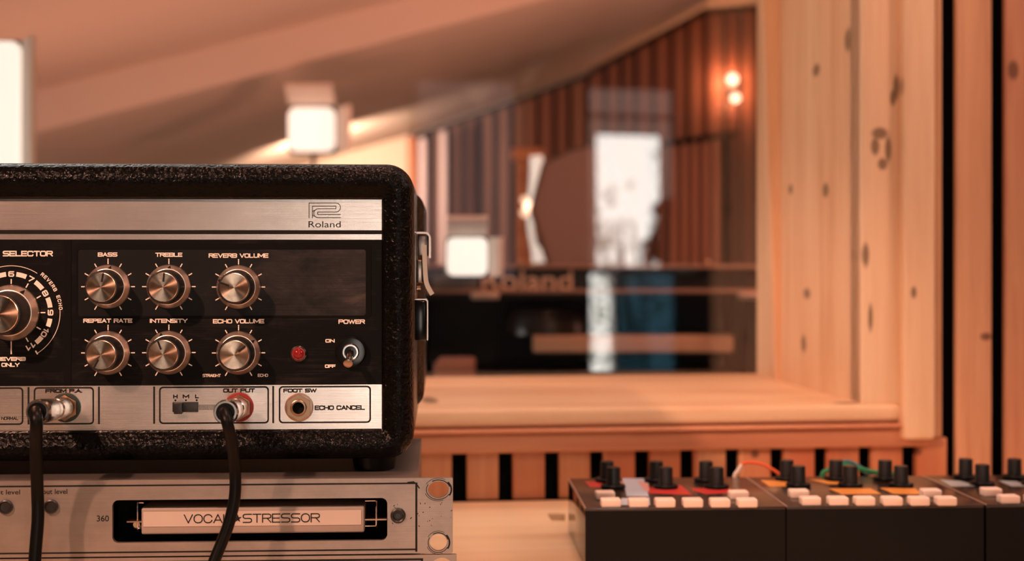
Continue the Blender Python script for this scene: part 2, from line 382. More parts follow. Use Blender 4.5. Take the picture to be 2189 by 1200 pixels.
wood_board = wood('reddish pine boards', (.78,.50,.31), (.62,.36,.22), (.46,.20,.12), 'z', 16, knots=[wk(2166,150,.006,.010, 0), wk(2108,720,.006,.004, 0)])
wood_desk = wood('pale desk pine', (.90,.72,.48), (.84,.62,.38), (.66,.43,.24), 'x', 9, .42)
black_felt = mat('black felt backing', (.010,.010,.010), .95, spec=.1)
plaster = mat('warm plaster', (.74,.66,.58), .85)
dark_wall = mat('dark brown wall paint', (.045,.032,.027), .8)
carpet = mat('brown carpet', (.10,.075,.06), .95)

def wbox(mb, px0, px1, y0, y1, v0, v1, b=0.0, py=700): mb.box(u(px0, py), u(px1, py), v0, v1, z(y0), z(y1), b)
# backing wall with the opening, and slats on its face
wl = MB()
wl.box(uL, uJ, .03, .30, 0, zS-.02); wl.box(uJ+.03, uR, .03, .30, 0, 2.6); wl.box(uL, uJ+.03, .03, .30, zT, 2.6); wl.box(uL, -1.2, .03, .30, zS-.02, zT)
wl.box(uJ, uJ+.03, .03, .30, 0, zS-.02)
struct(wl.build('wall_front', black_felt, None, FW.o, FW.th))
sl = MB()
gaps = [(966,998),(1066,1096),(1165,1195),(1262,1290),(1358,1388),(1455,1483),(1552,1580),(1648,1675),(1742,1768),(1837,1863),(1930,1958)]
zt = z(950); edges = [(u(a,1010), u(b,1010)) for a, b in gaps]
pitch = edges[1][0]-edges[0][0]
lo = edges[0][0]
for k in range(30): sl.slat(lo-pitch*(k+1)+(edges[0][1]-edges[0][0]), lo-pitch*k, TOP+.0005, zt, .0015)
for (a0, a1), (b0, b1) in zip(edges, edges[1:]): sl.slat(a1, b0, TOP+.0005, zt, .0015)
sl.slat(edges[-1][1], u(2022), TOP+.0005, z(945), .0015, -.003)
struct(sl.build('wall_front_slats', [wood_slat, black_felt], None, FW.o, FW.th))
bd = MB()
bd.slat(u(2045), u(2121), TOP+.0005, 2.6, .002); uu = u(2150)
while uu < uR: bd.slat(uu, uu+.036, TOP+.0005, 2.6, .002); uu += .049
struct(bd.build('wall_front_boards', [wood_board, black_felt], None, FW.o, FW.th))
# the window: frame parts, sill, apron, glass
win = struct(empty('window_1', FW.o, FW.th))
jb = MB(); jb.box(uJ, uJ+.028, .0, .33, zS-.02, zT); jb.build('window_jamb', wood_v, win)
bead = MB()
def beadpt(px, py, v): p = FW.loc(px, py, v); return p
for v0, pa, pb in ((VG-.022, 1632, 1661),):
    zt_, zb_ = zT, zS
    a = FW.loc(pb, 805, v0); b_ = FW.loc(pa, 0, v0); sl_ = (b_.x-a.x)/(b_.z-a.z)
    xb, xt = a.x+sl_*(zb_-a.z), a.x+sl_*(zt_-a.z)
    vs = [(xb, v0, zb_), (uJ+.001, v0, zb_), (uJ+.001, v0, zt_), (xt, v0, zt_)]; vs += [(x, v0+.014, zz) for x, _, zz in vs]
    bead.add(vs, [(0,1,2,3),(7,6,5,4),(0,4,5,1),(1,5,6,2),(2,6,7,3),(3,7,4,0)])
bead.build('glazing_bead', wood_v, win, bevel=0)
cs = MB(); cs.box(uJ, u(1920), -.006, .028, zS-.001, zT, .003); cs.build('inner_casing', wood_c, win)
cs = MB(); cs.box(u(1916), u(1981), -.020, .020, z(943), zT+.07, .003); cs.build('casing', wood_c, win)
cs = MB(); cs.box(u(1979), u(2011), -.004, .020, z(943), 2.6, .002); cs.build('outer_batten', wood_board, win)
cs = MB(); cs.box(-1.2, uJ+.05, -.020, .020, zT, zT+.07, .003); cs.box(-1.2, uJ+.02, .02, .33, zT, zT+.02); cs.build('head_casing', wood_h, win)
cs = MB(); cs.box(-1.2, uJ+.02, .012, .34, zS-.022, zS); cs.build('sill_board', wood_h, win)
cs = MB(); cs.box(-1.2, u(1918), -.009, .014, z(906), zS, .004); cs.build('sill_nosing', wood_h, win)
cs = MB(); cs.box(-1.2, u(1978), -.016, .02, z(919), z(910), .003); cs.box(-1.2, u(1950), .004, .02, z(911), z(905)); cs.build('sill_ledge', wood_red, win)
cs = MB(); cs.box(-1.2, u(1980), -.010, .02, z(962), z(919)-.0003, .0035); cs.build('apron', wood_red, win)
TILT = math.radians(1.2)
def glassmat():
    m = bpy.data.materials.new('window glass'); m.use_nodes = True; t = m.node_tree; t.nodes.clear()
    o = t.nodes.new('ShaderNodeOutputMaterial'); mx = t.nodes.new('ShaderNodeMixShader'); tr = t.nodes.new('ShaderNodeBsdfTransparent'); g = t.nodes.new('ShaderNodeBsdfGlossy')
    tr.inputs[0].default_value = (.97,.97,.96,1); g.inputs['Roughness'].default_value = 0; g.inputs['Color'].default_value = (1,1,1,1); mx.inputs[0].default_value = .05
    t.links.new(tr.outputs[0], mx.inputs[1]); t.links.new(g.outputs[0], mx.inputs[2]); t.links.new(mx.outputs[0], o.inputs[0]); return m
gl = MB(); hG = zT-zS
gl.box(-1.2, uJ, 0, .006, 0, hG)
g = gl.build('glass_pane', glassmat(), win, (0, VG, zS), 0, smooth=False); g.rotation_euler = (-TILT, 0, 0)
# the rest of the near room
def slab(name, vs, fs, m, th=None):
    mb = MB(); mb.add(vs, fs); o = mb.build(name, m, smooth=False); return struct(o)
YB, XL, XR = -3.6, -2.6, 3.1
def sbox(name, m, *a): mb = MB(); mb.box(*a); return struct(mb.build(name, m, smooth=False))
sbox('floor', carpet, -4.2, 4.2, YB-2.6, 5.6, -.1, 0)
sbox('ceiling', plaster, XL-.1, XR+.1, YB-.1, 1.32, 2.6, 2.7)
sbox('wall_left', dark_wall, XL-.1, XL, YB, 1.25, 0, 2.6)
sbox('wall_right', dark_wall, XR, XR+.1, YB, 1.9, 0, 2.6)

# what the glass mirrors: a tall window in the wall behind the camera
nG = Vector((math.sin(.12)*math.cos(TILT), -math.cos(.12)*math.cos(TILT), math.sin(TILT)))
oG = FW.o+FW.ey*VG+Vector((0, 0, zS))
def mirror(px, py, Y):
    d = Vector(((px-HX)/F, 1, -(py-HY)/F)); t = (oG-CAM).dot(nG)/d.dot(nG); q = CAM+d*t
    r = d-2*d.dot(nG)*nG; s = (Y-q.y)/r.y; p = q+r*s; return p
def mx(px, Y=YB): return mirror(px, 500, Y).x
def mz(py, Y=YB): return mirror(1360, py, Y).z
X0, X1 = sorted((mx(1262), mx(1452))); ZB, ZTOP = mz(812), mz(185)
V0, V1 = sorted((mx(893), mx(1110))); VB, VT = mz(600), mz(181)
bw = MB()
xs_ = sorted([(X0, X1, ZB, ZTOP), (V0, V1, VB, VT)]); cur = XL
for a_, b_, c_, d_ in xs_:
    bw.box(cur, a_, YB-.1, YB, 0, 2.6); bw.box(a_, b_, YB-.1, YB, 0, c_); bw.box(a_, b_, YB-.1, YB, d_, 2.6); cur = b_
bw.box(cur, XR, YB-.1, YB, 0, 2.6)
struct(bw.build('wall_back', dark_wall, smooth=False))
white_paint = mat('white window paint', (.80,.78,.76), .5)
w2 = struct(empty('window_2', (0, YB, 0)))
fr = MB()
a, b = sorted((mx(1283), mx(1418))); zm = mz(572)
def tinted(name, c):
    m = bpy.data.materials.new(name); m.use_nodes = True; t = m.node_tree; t.nodes.clear()
    o = t.nodes.new('ShaderNodeOutputMaterial'); q = t.nodes.new('ShaderNodeBsdfTransparent'); q.inputs[0].default_value = (*[x**.5 for x in c], 1); t.links.new(q.outputs[0], o.inputs[0]); return m
veil = tinted('frame tone glass', (.095,.072,.067))  # added panes pass sky light, standing in for a pale lit frame
def ring(mb, x0, x1, z0, z1, ix0, ix1, iz0, iz1, y0, y1):
    mb.box(x0, ix0, y0, y1, z0, z1); mb.box(ix1, x1, y0, y1, z0, z1); mb.box(ix0, ix1, y0, y1, z0, iz0); mb.box(ix0, ix1, y0, y1, iz1, z1)
for i_, (xa_, xb_, za_, zb_) in enumerate(((X0, a, zm, mz(287)), (b, X1, zm, mz(287)), (X0, X1, mz(287), ZTOP))):
    q = MB(); q.box(xa_, xb_, -.05, -.046, za_, zb_); q.build('frame_tone_pane', veil, w2, smooth=False)
q = MB(); q.box(X0, X1, -.06, .003, mz(254), mz(244)); q.build('transom_bar', white_paint, w2, smooth=False)
w3 = struct(empty('haze_window', (0, YB, 0)))  # added window; its dim pane makes the pale haze mirrored in the glass
Y0_, Y1_ = sorted((mx(893), mx(1110)))
q = MB(); q.box(Y0_, Y1_, -.05, -.046, mz(600), mz(181)); q.build('haze_pane', tinted('lavender haze glass', (.044,.034,.037)), w3, smooth=False)
s0, s1 = sorted((mx(1258), mx(1316))); t0, t1 = sorted((mx(1316), mx(1458)))
blue = bpy.data.materials.new('blue tinted glass'); blue.use_nodes = True; bt = blue.node_tree; bt.nodes.clear()
bo = bt.nodes.new('ShaderNodeOutputMaterial'); bb = bt.nodes.new('ShaderNodeBsdfTransparent'); bb.inputs[0].default_value = (.13,.215,.26,1); bt.links.new(bb.outputs[0], bo.inputs[0])
bp = MB(); bp.box(t0, t1, -.05, -.044, ZB, zm); bp.build('blue_pane', blue, w2, smooth=False)
fr = MB(); fr.box(mx(1316)-.012, mx(1316)+.012, -.06, -.01, ZB, zm); fr.build('mullion', white_paint, w2)

# pale sunlit shrub outside
YO = -5.4
cm = mirror(1350, 600, YO); shrub = tag(empty('garden_shrub', (cm.x, YO, 0)), 'pale sunlit garden shrub mirrored in the glass, outside the bright window', 'shrub')
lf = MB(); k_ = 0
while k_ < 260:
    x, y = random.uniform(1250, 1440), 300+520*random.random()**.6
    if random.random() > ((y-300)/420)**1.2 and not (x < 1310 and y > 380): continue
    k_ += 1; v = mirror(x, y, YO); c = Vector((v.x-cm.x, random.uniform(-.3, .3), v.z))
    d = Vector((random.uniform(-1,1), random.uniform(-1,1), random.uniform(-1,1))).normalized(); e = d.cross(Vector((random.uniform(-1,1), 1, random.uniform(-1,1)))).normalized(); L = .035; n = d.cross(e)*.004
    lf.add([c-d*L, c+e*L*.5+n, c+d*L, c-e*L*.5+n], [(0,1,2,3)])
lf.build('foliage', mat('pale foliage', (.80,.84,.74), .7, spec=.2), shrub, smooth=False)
q = MB()
for k in range(5): q.tube(smooth_path([(0, 0, -.05), (random.uniform(-.1,.1), 0, .7), (random.uniform(-.35,.35), random.uniform(-.2,.2), 1.5)], 6), .012, 7)
q.build('stem', mat('grey stem', (.35,.30,.25), .8), shrub)

# plant shape added on that window's ledge, standing in for a dark mirrored figure
q = MB(); q.box(X0-.02, X1+.02, -.10, .20, zm-.03, zm); q.build('window_ledge', white_paint, w2)
YC = YB+.10
cm = mirror(1436, 560, YC); plant = tag(empty('silhouette_plant', (cm.x, YC, zm)), 'dark plant shape mirrored in the glass, standing in for an unclear dark figure', 'plant')
def cp_(px_, py_): v = mirror(px_, py_, YC); return (v.x-cm.x, v.z-zm)
q = MB(); q.lathe([(.040, .0005), (.052, .07), (.055, .07), (.055, .085), (.047, .085), (.046, .06), (.0001, .06)], (0, 0, 0), 24, 'z'); q.build('pot', mat('dark plant pot', (.05,.03,.025), .6), plant)
sil = [(1399,452),(1408,432),(1430,424),(1462,426),(1470,470),(1468,560),(1372,566),(1384,540),(1380,520),(1398,498),(1404,474)]
def inside(x, y):
    r = False
    for (a, b), (c, d) in zip(sil, sil[1:]+sil[:1]):
        if (b > y) != (d > y) and x < (c-a)*(y-b)/(d-b)+a: r = not r
    return r
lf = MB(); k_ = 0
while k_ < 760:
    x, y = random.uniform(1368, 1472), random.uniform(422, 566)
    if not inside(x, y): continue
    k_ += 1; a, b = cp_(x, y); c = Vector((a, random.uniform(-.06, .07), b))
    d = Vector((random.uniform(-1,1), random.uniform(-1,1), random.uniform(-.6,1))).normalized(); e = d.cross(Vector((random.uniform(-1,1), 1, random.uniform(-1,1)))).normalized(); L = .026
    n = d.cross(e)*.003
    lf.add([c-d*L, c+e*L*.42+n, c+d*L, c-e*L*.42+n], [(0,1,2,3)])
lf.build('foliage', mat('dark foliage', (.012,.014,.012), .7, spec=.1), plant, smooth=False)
q = MB(); a, b = cp_(1432, 450); q.tube(smooth_path([(0, 0, .06), (a*.4, 0, b*.5), (a, 0, b)], 6), .006, 8); q.build('stem', mat('dark stem', (.05,.035,.02), .7), plant)

# ------------------------------------------------------------------ desk
desk = tag(empty('desk', FW.o, FW.th), 'pale pine desk under the audio gear, pushed against the slatted wall', 'desk')
n0 = FW.loc(1170, 1098); 
def on_top(px, py):                      # point of the desk top in wall coordinates
    d = Vector(((px-HX)/F, 1, -(py-HY)/F)); p = CAM+d*((TOP-CAM.z)/d.z)-FW.o; return (p.dot(FW.ex), p.dot(FW.ey))
hole = [on_top(1170,1099), on_top(1208,1099), on_top(1208,1114), on_top(1178,1114)]
dk = MB(); dk.plate([[(-1.6,-.95),(1.7,-.95),(1.7,-.004),(-1.6,-.004)], hole], 0, .03)
dk.v = [(x, zz, TOP-y) for x, y, zz in dk.v]
dk.build('desk_top', wood_desk, desk, smooth=False)
cb = MB(); hx = [h[0] for h in hole]; hy = [h[1] for h in hole]
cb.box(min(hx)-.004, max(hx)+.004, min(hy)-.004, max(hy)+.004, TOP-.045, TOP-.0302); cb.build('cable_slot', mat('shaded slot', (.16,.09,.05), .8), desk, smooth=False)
for lx in (-1.5, 1.6):
    for ly in (-.88, -.07):
        q = MB(); q.box(lx-.035, lx+.035, ly-.035, ly+.035, 0, TOP-.03, .003); q.build('leg', wood_v, desk)

# ------------------------------------------------------------------ rack unit with the label bar, and the one under it
def kz(py, px=600, v=0): return FK.loc(px, py, v).z
def kx(px, py=1105, v=0): return FK.loc(px, py, v).x
KXR = kx(968); KXL = KXR-.483
def rack_base(origin, label, name='rack_unit'):
    r = tag(empty(name, origin, FK.th), label, 'rack unit'); return r
rack = rack_base(FK.o, 'silver rack unit with a pale lettered label bar, directly under the black echo unit')
zt_r, zb_r = kz(1025), 0.0004
slot = rrect(kx(240), kx(828), kz(1158), kz(1067), .0035)
ears = [ell(kx(937), kz(1050), .0060, .0049), ell(kx(937), kz(1164), .0051, .0050), ell(KXL+.0085, kz(1050), .006, .0049), ell(KXL+.0085, kz(1164), .0051, .005)]
pl = MB(); pl.plate([rrect(KXL, KXR, zb_r, zt_r, .0008), slot]+ears, 0, .0032); pl.build('faceplate', M['rack'], rack, smooth=False)
D0 = -.00012
pr = MB()
pr.line([(KXL+.02, kz(1036)), (kx(891), kz(1036))], .0009, D0); pr.line([(kx(890), kz(1037)), (kx(890), kz(1181))], .0012, D0)
pr.line([(KXL+.02, kz(1178)), (kx(888), kz(1178))], .0009, D0)
pr.text('output level', kx(70), kx(144), kz(1056), kz(1042), D0, .01); pr.text('input level', kx(-28), kx(43), kz(1056), kz(1043), D0, .01)
pr.text('360', kx(207), kx(233), kz(1112), kz(1099), D0, .012)
pr.build('lettering', M['ink'], rack, smooth=False)
ch = MB(); ch.box(kx(100)-.02, kx(893), .0033, .205, .001, FR.o.z-FK.o.z-.0002)
ch.v = [(max(x, KXL+.02), y, zz) for x, y, zz in ch.v]
cx0, cx1 = KXL+.025, kx(891)
ch = MB(); H = FR.o.z-FK.o.z-.0003
ch.box(cx0, cx1, .0035, .20, H-.0012, H); ch.box(cx0, cx1, .0035, .20, .001, .0022); ch.box(cx0, cx0+.0015, .0035, .20, .0022, H-.0012); ch.box(cx1-.0015, cx1, .0035, .20, .0022, H-.0012); ch.box(cx0, cx1, .1985, .20, .0022, H-.0012)
ch.build('chassis', M['chassis'], rack, smooth=False)
wm = MB()                                  # worn paint round the ear slots and along the edge
def worn(cx, cz, rx, rz, a0, a1, wd_):
    p_ = [(cx+rx*math.cos(math.radians(a0+(a1-a0)*k/14)), cz+rz*math.sin(math.radians(a0+(a1-a0)*k/14))) for k in range(15)]; wm.line(p_, wd_, D0)
for cz_, rx_, rz_ in ((kz(1050), .0062, .0051), (kz(1164), .0053, .0052)):
    for a0, a1, f, wd_ in ((150, 330, 1.12, .0004), (20, 120, 1.10, .0005), (200, 290, 1.28, .0003), (-30, 40, 1.22, .0009), (60, 150, 1.3, .00025)): worn(kx(937), cz_, rx_*f, rz_*f, a0, a1, wd_)
for k in range(26): x_, z_ = random.uniform(kx(833), KXR-.001), random.uniform(.015, .030); wm.line([(x_, z_), (x_+random.uniform(-.0006, .0006), z_+random.uniform(-.0008, .0008))], random.uniform(.0002, .0005), D0)
wm.line([(kx(872), kz(1034)), (kx(884), kz(1033)), (kx(890), kz(1037)), (kx(896), kz(1046))], .0007, D0)
wm.build('wear_marks', M['ink'], rack, smooth=False)
iv = MB(); iv.box(kx(225), kx(845), .034, .036, .003, H-.002); iv.build('slot_back', M['void'], rack, smooth=False)
lb = MB(); lb.box(kx(297), kx(778), .006, .030, kz(1141, v=.006), kz(1083, v=.006), .0012); bar = lb.build('label_bar', M['label_bar'], rack)
lb = MB(); lb.plate([rrect(kx(302), kx(771), kz(1128), kz(1096), .0004)], .0056, .0003); lb.build('paper_label', M['cream_label'], bar, smooth=False)
tx = MB(); tx.strokes('VOCAL', kx(389), kx(491), kz(1121.5), kz(1102), .0054, .00058, rnd=.46, gap=.2); tx.strokes('STRESSOR', kx(516), kx(682), kz(1121.5), kz(1102), .0054, .00058, rnd=.46, gap=.2)
scx, scz = kx(505), kz(1112); tx.plate([[(scx+(.0025 if k % 2 == 0 else .001)*math.sin(PI*k/5), scz+(.0025 if k % 2 == 0 else .001)*math.cos(PI*k/5)) for k in range(10)]], .0054)
tx.build('bar_lettering', M['ink'], bar, smooth=False)
for side in (0, 1):                       # bent wire clips holding the bar
    xa, xb = (kx(298), kx(286)) if side == 0 else (kx(778), kx(803))
    q = MB(); q.tube(smooth_path([(xa, .012, kz(1080)), (xb, .012, kz(1080)), (xb, .010, kz(1082)), (xb, .010, kz(1133)), (xb, .012, kz(1135)), (xa, .012, kz(1135))], 4), .0005, 8)
    q.build('wire_clip', M['chrome'], rack)
    q = MB(); q.box(xa, xb+(-.006 if side == 0 else .006), .009, .028, kz(1121), kz(1118)); q.build('clip_tab', M['bronze'], rack)
q = MB(); q.lathe([(.0035, 0), (.0035, .006), (.002, .007), (.002, .009)], (kx(275), .030, kz(1134)), 14); q.build('slot_screw', M['nickel'], rack)
q = MB(); q.lathe([(.0030, -.0005), (.0040, -.0005), (.0044, 0), (.0044, .0012), (.0036, .0016), (.0028, .0012), (.0024, .0003), (.0018, .0003), (.0016, .0010), (.0, .0010)], (kx(851), 0, kz(1105)), 24); q.build('socket', M['black'], rack)
for p in (13, 110):
    q = MB(); q.lathe([(.0041, 0), (.0041, .0016), (.0034, .0020), (.0028, .0010), (0, .0006)], (kx(p), 0, kz(1079)), 28); q.build('trim_knob', M['black'], rack)
# the unit under it
O2 = FK.o+Vector((0, -.0006, -.0444))+FK.ex*.002
under = rack_base(O2, 'bottom silver rack unit of the stack, only its top edge in the photo')
pl = MB(); X2 = KXR+.0002
ears2 = [ell(X2-.0085, .0375, .0058, .0048), ell(X2-.0085, .006, .0058, .0048), ell(KXL+.0085, .0375, .006, .0049), ell(KXL+.0085, .006, .006, .005)]
pl.plate([rrect(KXL, X2, .0004, .0440, .0008)]+ears2, 0, .0032); pl.build('faceplate', M['rack'], under, smooth=False)
pr = MB(); pr.line([(KXL+.02, .0415), (kx(895), .0415)], .0012, D0); pr.line([(kx(895), .0415), (kx(895), .003)], .0012, D0); pr.build('printed_border', M['ink'], under, smooth=False)
q = MB(); q.box(cx0, cx1, .0035, .20, .001, .0438); q.build('chassis', M['chassis'], under, smooth=False)
for fx in (cx0+.03, cx1-.03):
    for fy in (.03, .17):
        q = MB(); q.lathe([(.008, TOP-O2.z), (.009, .0008)], (fx, fy, 0), 20, 'z'); q.build('foot', M['rubber'], under)

# ------------------------------------------------------------------ tape echo
def ex_(px, py=670, v=.009): return FR.loc(px, py, v).x
def ez_(py, px=450, v=.009): return FR.loc(px, py, v).z
PY = .009                                  # the panels sit this far behind the rim
echo = tag(empty('tape_echo_unit', FR.o, FR.th), 'large black vinyl-covered tape echo unit with silver and black panels, on the rack unit', 'tape echo')
eL, eR = -.2065, FR.loc(885, 650, .01).x
eB, eT = FR.loc(450, 984, .01).z, FR.loc(450, 350, .01).z
iL, iR, iB, iT = eL+.0195, ex_(816), ez_(919), ez_(426)
def ringloop(l, r, b, t, rad, y): return [(x, y, zz) for x, zz in rrect(l, r, b, t, rad, 10)]
case = MB(); ls = []
for k, y, dr in ((0, .285, 0), (0, .030, 0), (0, .012, 0), (.04, .0075, 0), (.13, .0038, 0), (.27, .0012, 0), (.45, .0, 0), (.62, .0008, 0), (.76, .0030, 0), (.86, .0042, 0), (.94, .0050, 0), (1.0, PY+.001, 0)):
    l, r = eL+(iL-eL)*k, eR+(iR-eR)*k; b, t = eB+(iB-eB)*k, eT+(iT-eT)*k
    ls.append(ringloop(l, r, b, t, .0165*(1-k)+.0008*k, y))
case.loops([[(p[0]*1.0, .288, p[2]) for p in ringloop(eL+.004, eR-.004, eB+.004, eT-.004, .0125, .288)]]+ls)
bk = ringloop(eL+.004, eR-.004, eB+.004, eT-.004, .0125, .288); case.add(bk, [tuple(range(len(bk)))])
case.build('case', M['vinyl'], echo, sharp=70)
sb = MB(); lsb = [ringloop(eL-.004, eR+.0045, eB+.016, eT-.010, .012, y) for y in (.14, .145, .27)]
lsb[0] = ringloop(eL+.001, eR-.0005, eB+.02, eT-.014, .012, .135)
sb.loops(lsb, True); sb.build('lid_flange', M['vinyl'], echo, sharp=50)
for fx in (ex_(800, 1000, .03), eL+.03):
    for fy in (.030, .150):
        q = MB(); q.lathe([(.0125, .0), (.0140, eB+.001)], (fx, fy, 0), 28, 'z'); q.build('foot', M['rubber'], echo)
# panels
E = .00015
q = MB(); q.box(iL, iR, PY, PY+.002, ez_(512.5), iT); tp = q.build('title_panel', M['silver'], echo, smooth=False)
q = MB(); q.line([(iL, ez_(496.5)), (iR, ez_(496.5))], .0024, PY-E); q.build('black_stripe', mat('dark stripe', (.010,.009,.008), .5, 0, spec=.15), tp, smooth=False)
lg = MB()
def lc(cx, cy): return (ex_(480+cx/4.444, 330+cy/4.444), ez_(330+cy/4.444, 480+cx/4.444))
def arc(cx, cy, r, a0, a1, n=12): return [(cx+r*math.cos(a0+(a1-a0)*k/n), cy+r*math.sin(a0+(a1-a0)*k/n)) for k in range(n+1)]
o1 = [(803,605),(803,463),(1058,463)]+arc(1058,506,43,-PI/2,PI/2)+[(885,549),(885,572),(1100,572)]
o2 = [(835,605),(835,493),(1058,493),(1058,518),(890,518)]+arc(890,561,42,-PI/2,-1.5*PI)+[(1100,603)]
for pth in (o1, o2, [(835,548),(850,533)], [(835,575),(850,590)]): lg.line([lc(*p) for p in pth], .00040, PY-E)
xa, za = lc(798, 695); xb, zb = lc(1103, 637); lg.text('Roland', xa, xb, za, zb, PY-E, 0.0)
lg.build('maker_emblem', M['ink'], tp, smooth=False)
q = MB(); q.box(iL, iR, PY+.00015, PY+.002, ez_(824), ez_(512.5)); bpn = q.build('control_panel', M['black_panel'], echo, smooth=False)
q = MB(); q.plate([rrect(ex_(165), ex_(783), ez_(676), ez_(532), .0018)], PY+.00008, .0004); ip = q.build('inset_plate', M['scuffed'], bpn, smooth=False)
q = MB(); q.plate([rrect(ex_(162), ex_(793), ez_(680), ez_(521), .0026), rrect(ex_(166), ex_(782), ez_(675.5), ez_(533), .0018)], PY-.0003, .0006); q.build('raised_border', M['void'], bpn, smooth=False)
q = MB(); q.box(ex_(137), ex_(152), PY-.0002, PY+.0004, ez_(823), ez_(513.5)); q.build('divider', M['void'], bpn, smooth=False)
q = MB(); q.box(iL, iR, PY, PY+.002, iB, ez_(824)); jp = q.build('jack_panel', M['silver'], echo, smooth=False)
# prints
YP = PY-.00003
def word(txt, x0, x1, y0, y1, y, wd, m, par, rnd=.30):
    q = MB(); q.strokes(txt, ex_(x0), ex_(x1), ez_(y1), ez_(y0), y, wd, rnd=rnd); o = q.build('lettering', m, par, smooth=False); return o
for s_, x0, x1, y0, y1 in (('SELECTOR',6,113,536.5,548.5),('BASS',209,251,540,549),('TREBLE',332,390,540.5,549.5),('REVERB VOLUME',446,574,542,551.5),('REPEAT RATE',178,283,681,690),('INTENSITY',320,401,681.5,690.5),
        ('ECHO VOLUME',455,565,682.5,692),('POWER',723.5,780,684,693.5),('ON',695.5,715.5,726,733.5),('OFF',694.5,717.5,780.5,788),('STRAIGHT',433,472,800,806.5),('ECHO',551,573,800,806.5),('REVERB',-8,55,762,770.5),('ONLY',3,42,774.5,783)):
    word(s_, x0, x1, y0, y1, YP, .00034 if s_ in ('STRAIGHT', 'ECHO') else .00060 if s_ != 'SELECTOR' else .00074, M['cream_ink'], bpn)
KN = [(231,613,10),(361,613,5),(510,614,-70),(231,754,207),(361,754,-20),(510,755,52)]
S = .845/F
for cx, cy, _ in KN:
    cp = MB(); X, Z = ex_(cx), ez_(cy)
    for a in range(-150, 151, 30):
        t = math.radians(a); r0, r1 = .0138, (.0156 if a else .0157)
        cp.line([(X+r0*math.sin(t), Z+r0*math.cos(t)), (X+r1*math.sin(t), Z+r1*math.cos(t))], .00062, YP)
    cp.plate([rrect(X-.0004, X+.0004, Z+.0161, Z+.0168, .0003, 3)], YP); cp.build('scale_ticks', M['cream_ink'], bpn, smooth=False)
SX, SZ = ex_(24), ez_(668); cp = MB()
for a in range(-150, 151, 30):
    t = math.radians(a); r0, r1 = (63*S, 71*S)
    cp.line([(SX+r0*math.sin(t), SZ+r0*math.cos(t)), (SX+r1*math.sin(t), SZ+r1*math.cos(t))], .0007, YP)
cp.line([(SX, ez_(730)), (SX, ez_(755))], .0007, YP)
for n_, a in ((6,0),(7,30),(8,60),(9,90),(10,121),(11,150)):
    t = math.radians(a); r = 83*S; hw = (6.2 if n_ < 10 else 10)*S
    q = MB(); q.strokes(str(n_), SX+r*math.sin(t)-hw, SX+r*math.sin(t)+hw, SZ+r*math.cos(t)-6*S, SZ+r*math.cos(t)+6*S, YP, .00074, t, gap=.5); q.build('dial_number', M['cream_ink'], bpn, smooth=False)
def arcband(mb, cx, cz, r0, r1, a0, a1, y, n=10):
    o = [(cx+r1*math.sin(math.radians(a0+(a1-a0)*k/n)), cz+r1*math.cos(math.radians(a0+(a1-a0)*k/n))) for k in range(n+1)]
    i = [(cx+r0*math.sin(math.radians(a0+(a1-a0)*k/n)), cz+r0*math.cos(math.radians(a0+(a1-a0)*k/n))) for k in range(n+1)]
    mb.add([(x, y, zz) for x, zz in o+i], [(k, k+1, n+2+k, n+1+k) for k in range(n)])
for a in (-90,-60,-30,0,30,60,90,120):
    pad = 7.5 if a not in (90, 120) else 9; arcband(cp, SX, SZ, 78*S, 88*S, a+pad, a+30-pad, YP)
arcband(cp, SX, SZ, 100*S, 101.3*S, -140, 33, YP, 40); arcband(cp, SX, SZ, 102.5*S, 103.8*S, 87, 148, YP, 24)
cp.line([(SX+98*S*math.sin(math.radians(148)), SZ+98*S*math.cos(math.radians(148))), (SX+104*S*math.sin(math.radians(148)), SZ+104*S*math.cos(math.radians(148)))], .0009, YP)
ec = MB(); arcword = 'REVERB ECHO'
for i, chh in enumerate(arcword):
    if chh == ' ': continue
    t = math.radians(39+i*(85-39)/(len(arcword)-1)); r = 105*S; X, Z = SX+r*math.sin(t), SZ+r*math.cos(t)
    ec.strokes(chh, X-3.2*S, X+3.2*S, Z-4*S, Z+4*S, YP, .00045, t)
cp.build('selector_dial', M['cream_ink'], bpn, smooth=False); ec.build('dial_lettering', M['cream_ink'], bpn, smooth=False)
YJ = PY-.00004; jl = MB()
def orr(x0, x1, y0, y1, wd=.00095, rad=.0024):
    jl.plate([rrect(ex_(x0), ex_(x1), ez_(y1), ez_(y0), rad), rrect(ex_(x0)+wd, ex_(x1)-wd, ez_(y1)+wd, ez_(y0)-wd, rad-wd*.8)], YJ)
for x0, x1 in ((-80,50),(72,201),(340,575),(596,793)): jl = MB(); orr(x0, x1, 826.5, 906.5); jl.build('printed_frame', M['ink'], jp, smooth=False)
for x in (61, 211.5, 329.5, 584): jl = MB(); jl.line([(ex_(x), ez_(828)), (ex_(x), ez_(904))], .0011, YJ); jl.build('printed_bar', M['ink'], jp, smooth=False)
for s_, x0, x1, y0, y1 in (('FROM P.A.',97,176,830.5,839),('NORMAL',3,39,889,896),('H',370,380,843.5,852),('M',390.5,404.5,843.5,852),('L',417,425,843.5,852),('OUT PUT',477,545,831,840),('FOOT SW',605.5,677,832,840.5),('ECHO CANCEL',672.5,780,868.5,878.5)):
    word(s_, x0, x1, y0, y1, YJ, .00036 if s_ == 'NORMAL' else .0007, M['ink'], jp)
jl = MB()
for x in (375, 397.5, 420.5): jl.plate([ell(ex_(x), ez_(856), .0006, .0006, 10)], YJ)
for k in range(13): jl.line([(ex_(426+k*2.9), ez_(866)), (ex_(426+k*2.9), ez_(876.5))], .00035, YJ)
jl.build('switch_marks', M['ink'], jp, smooth=False)
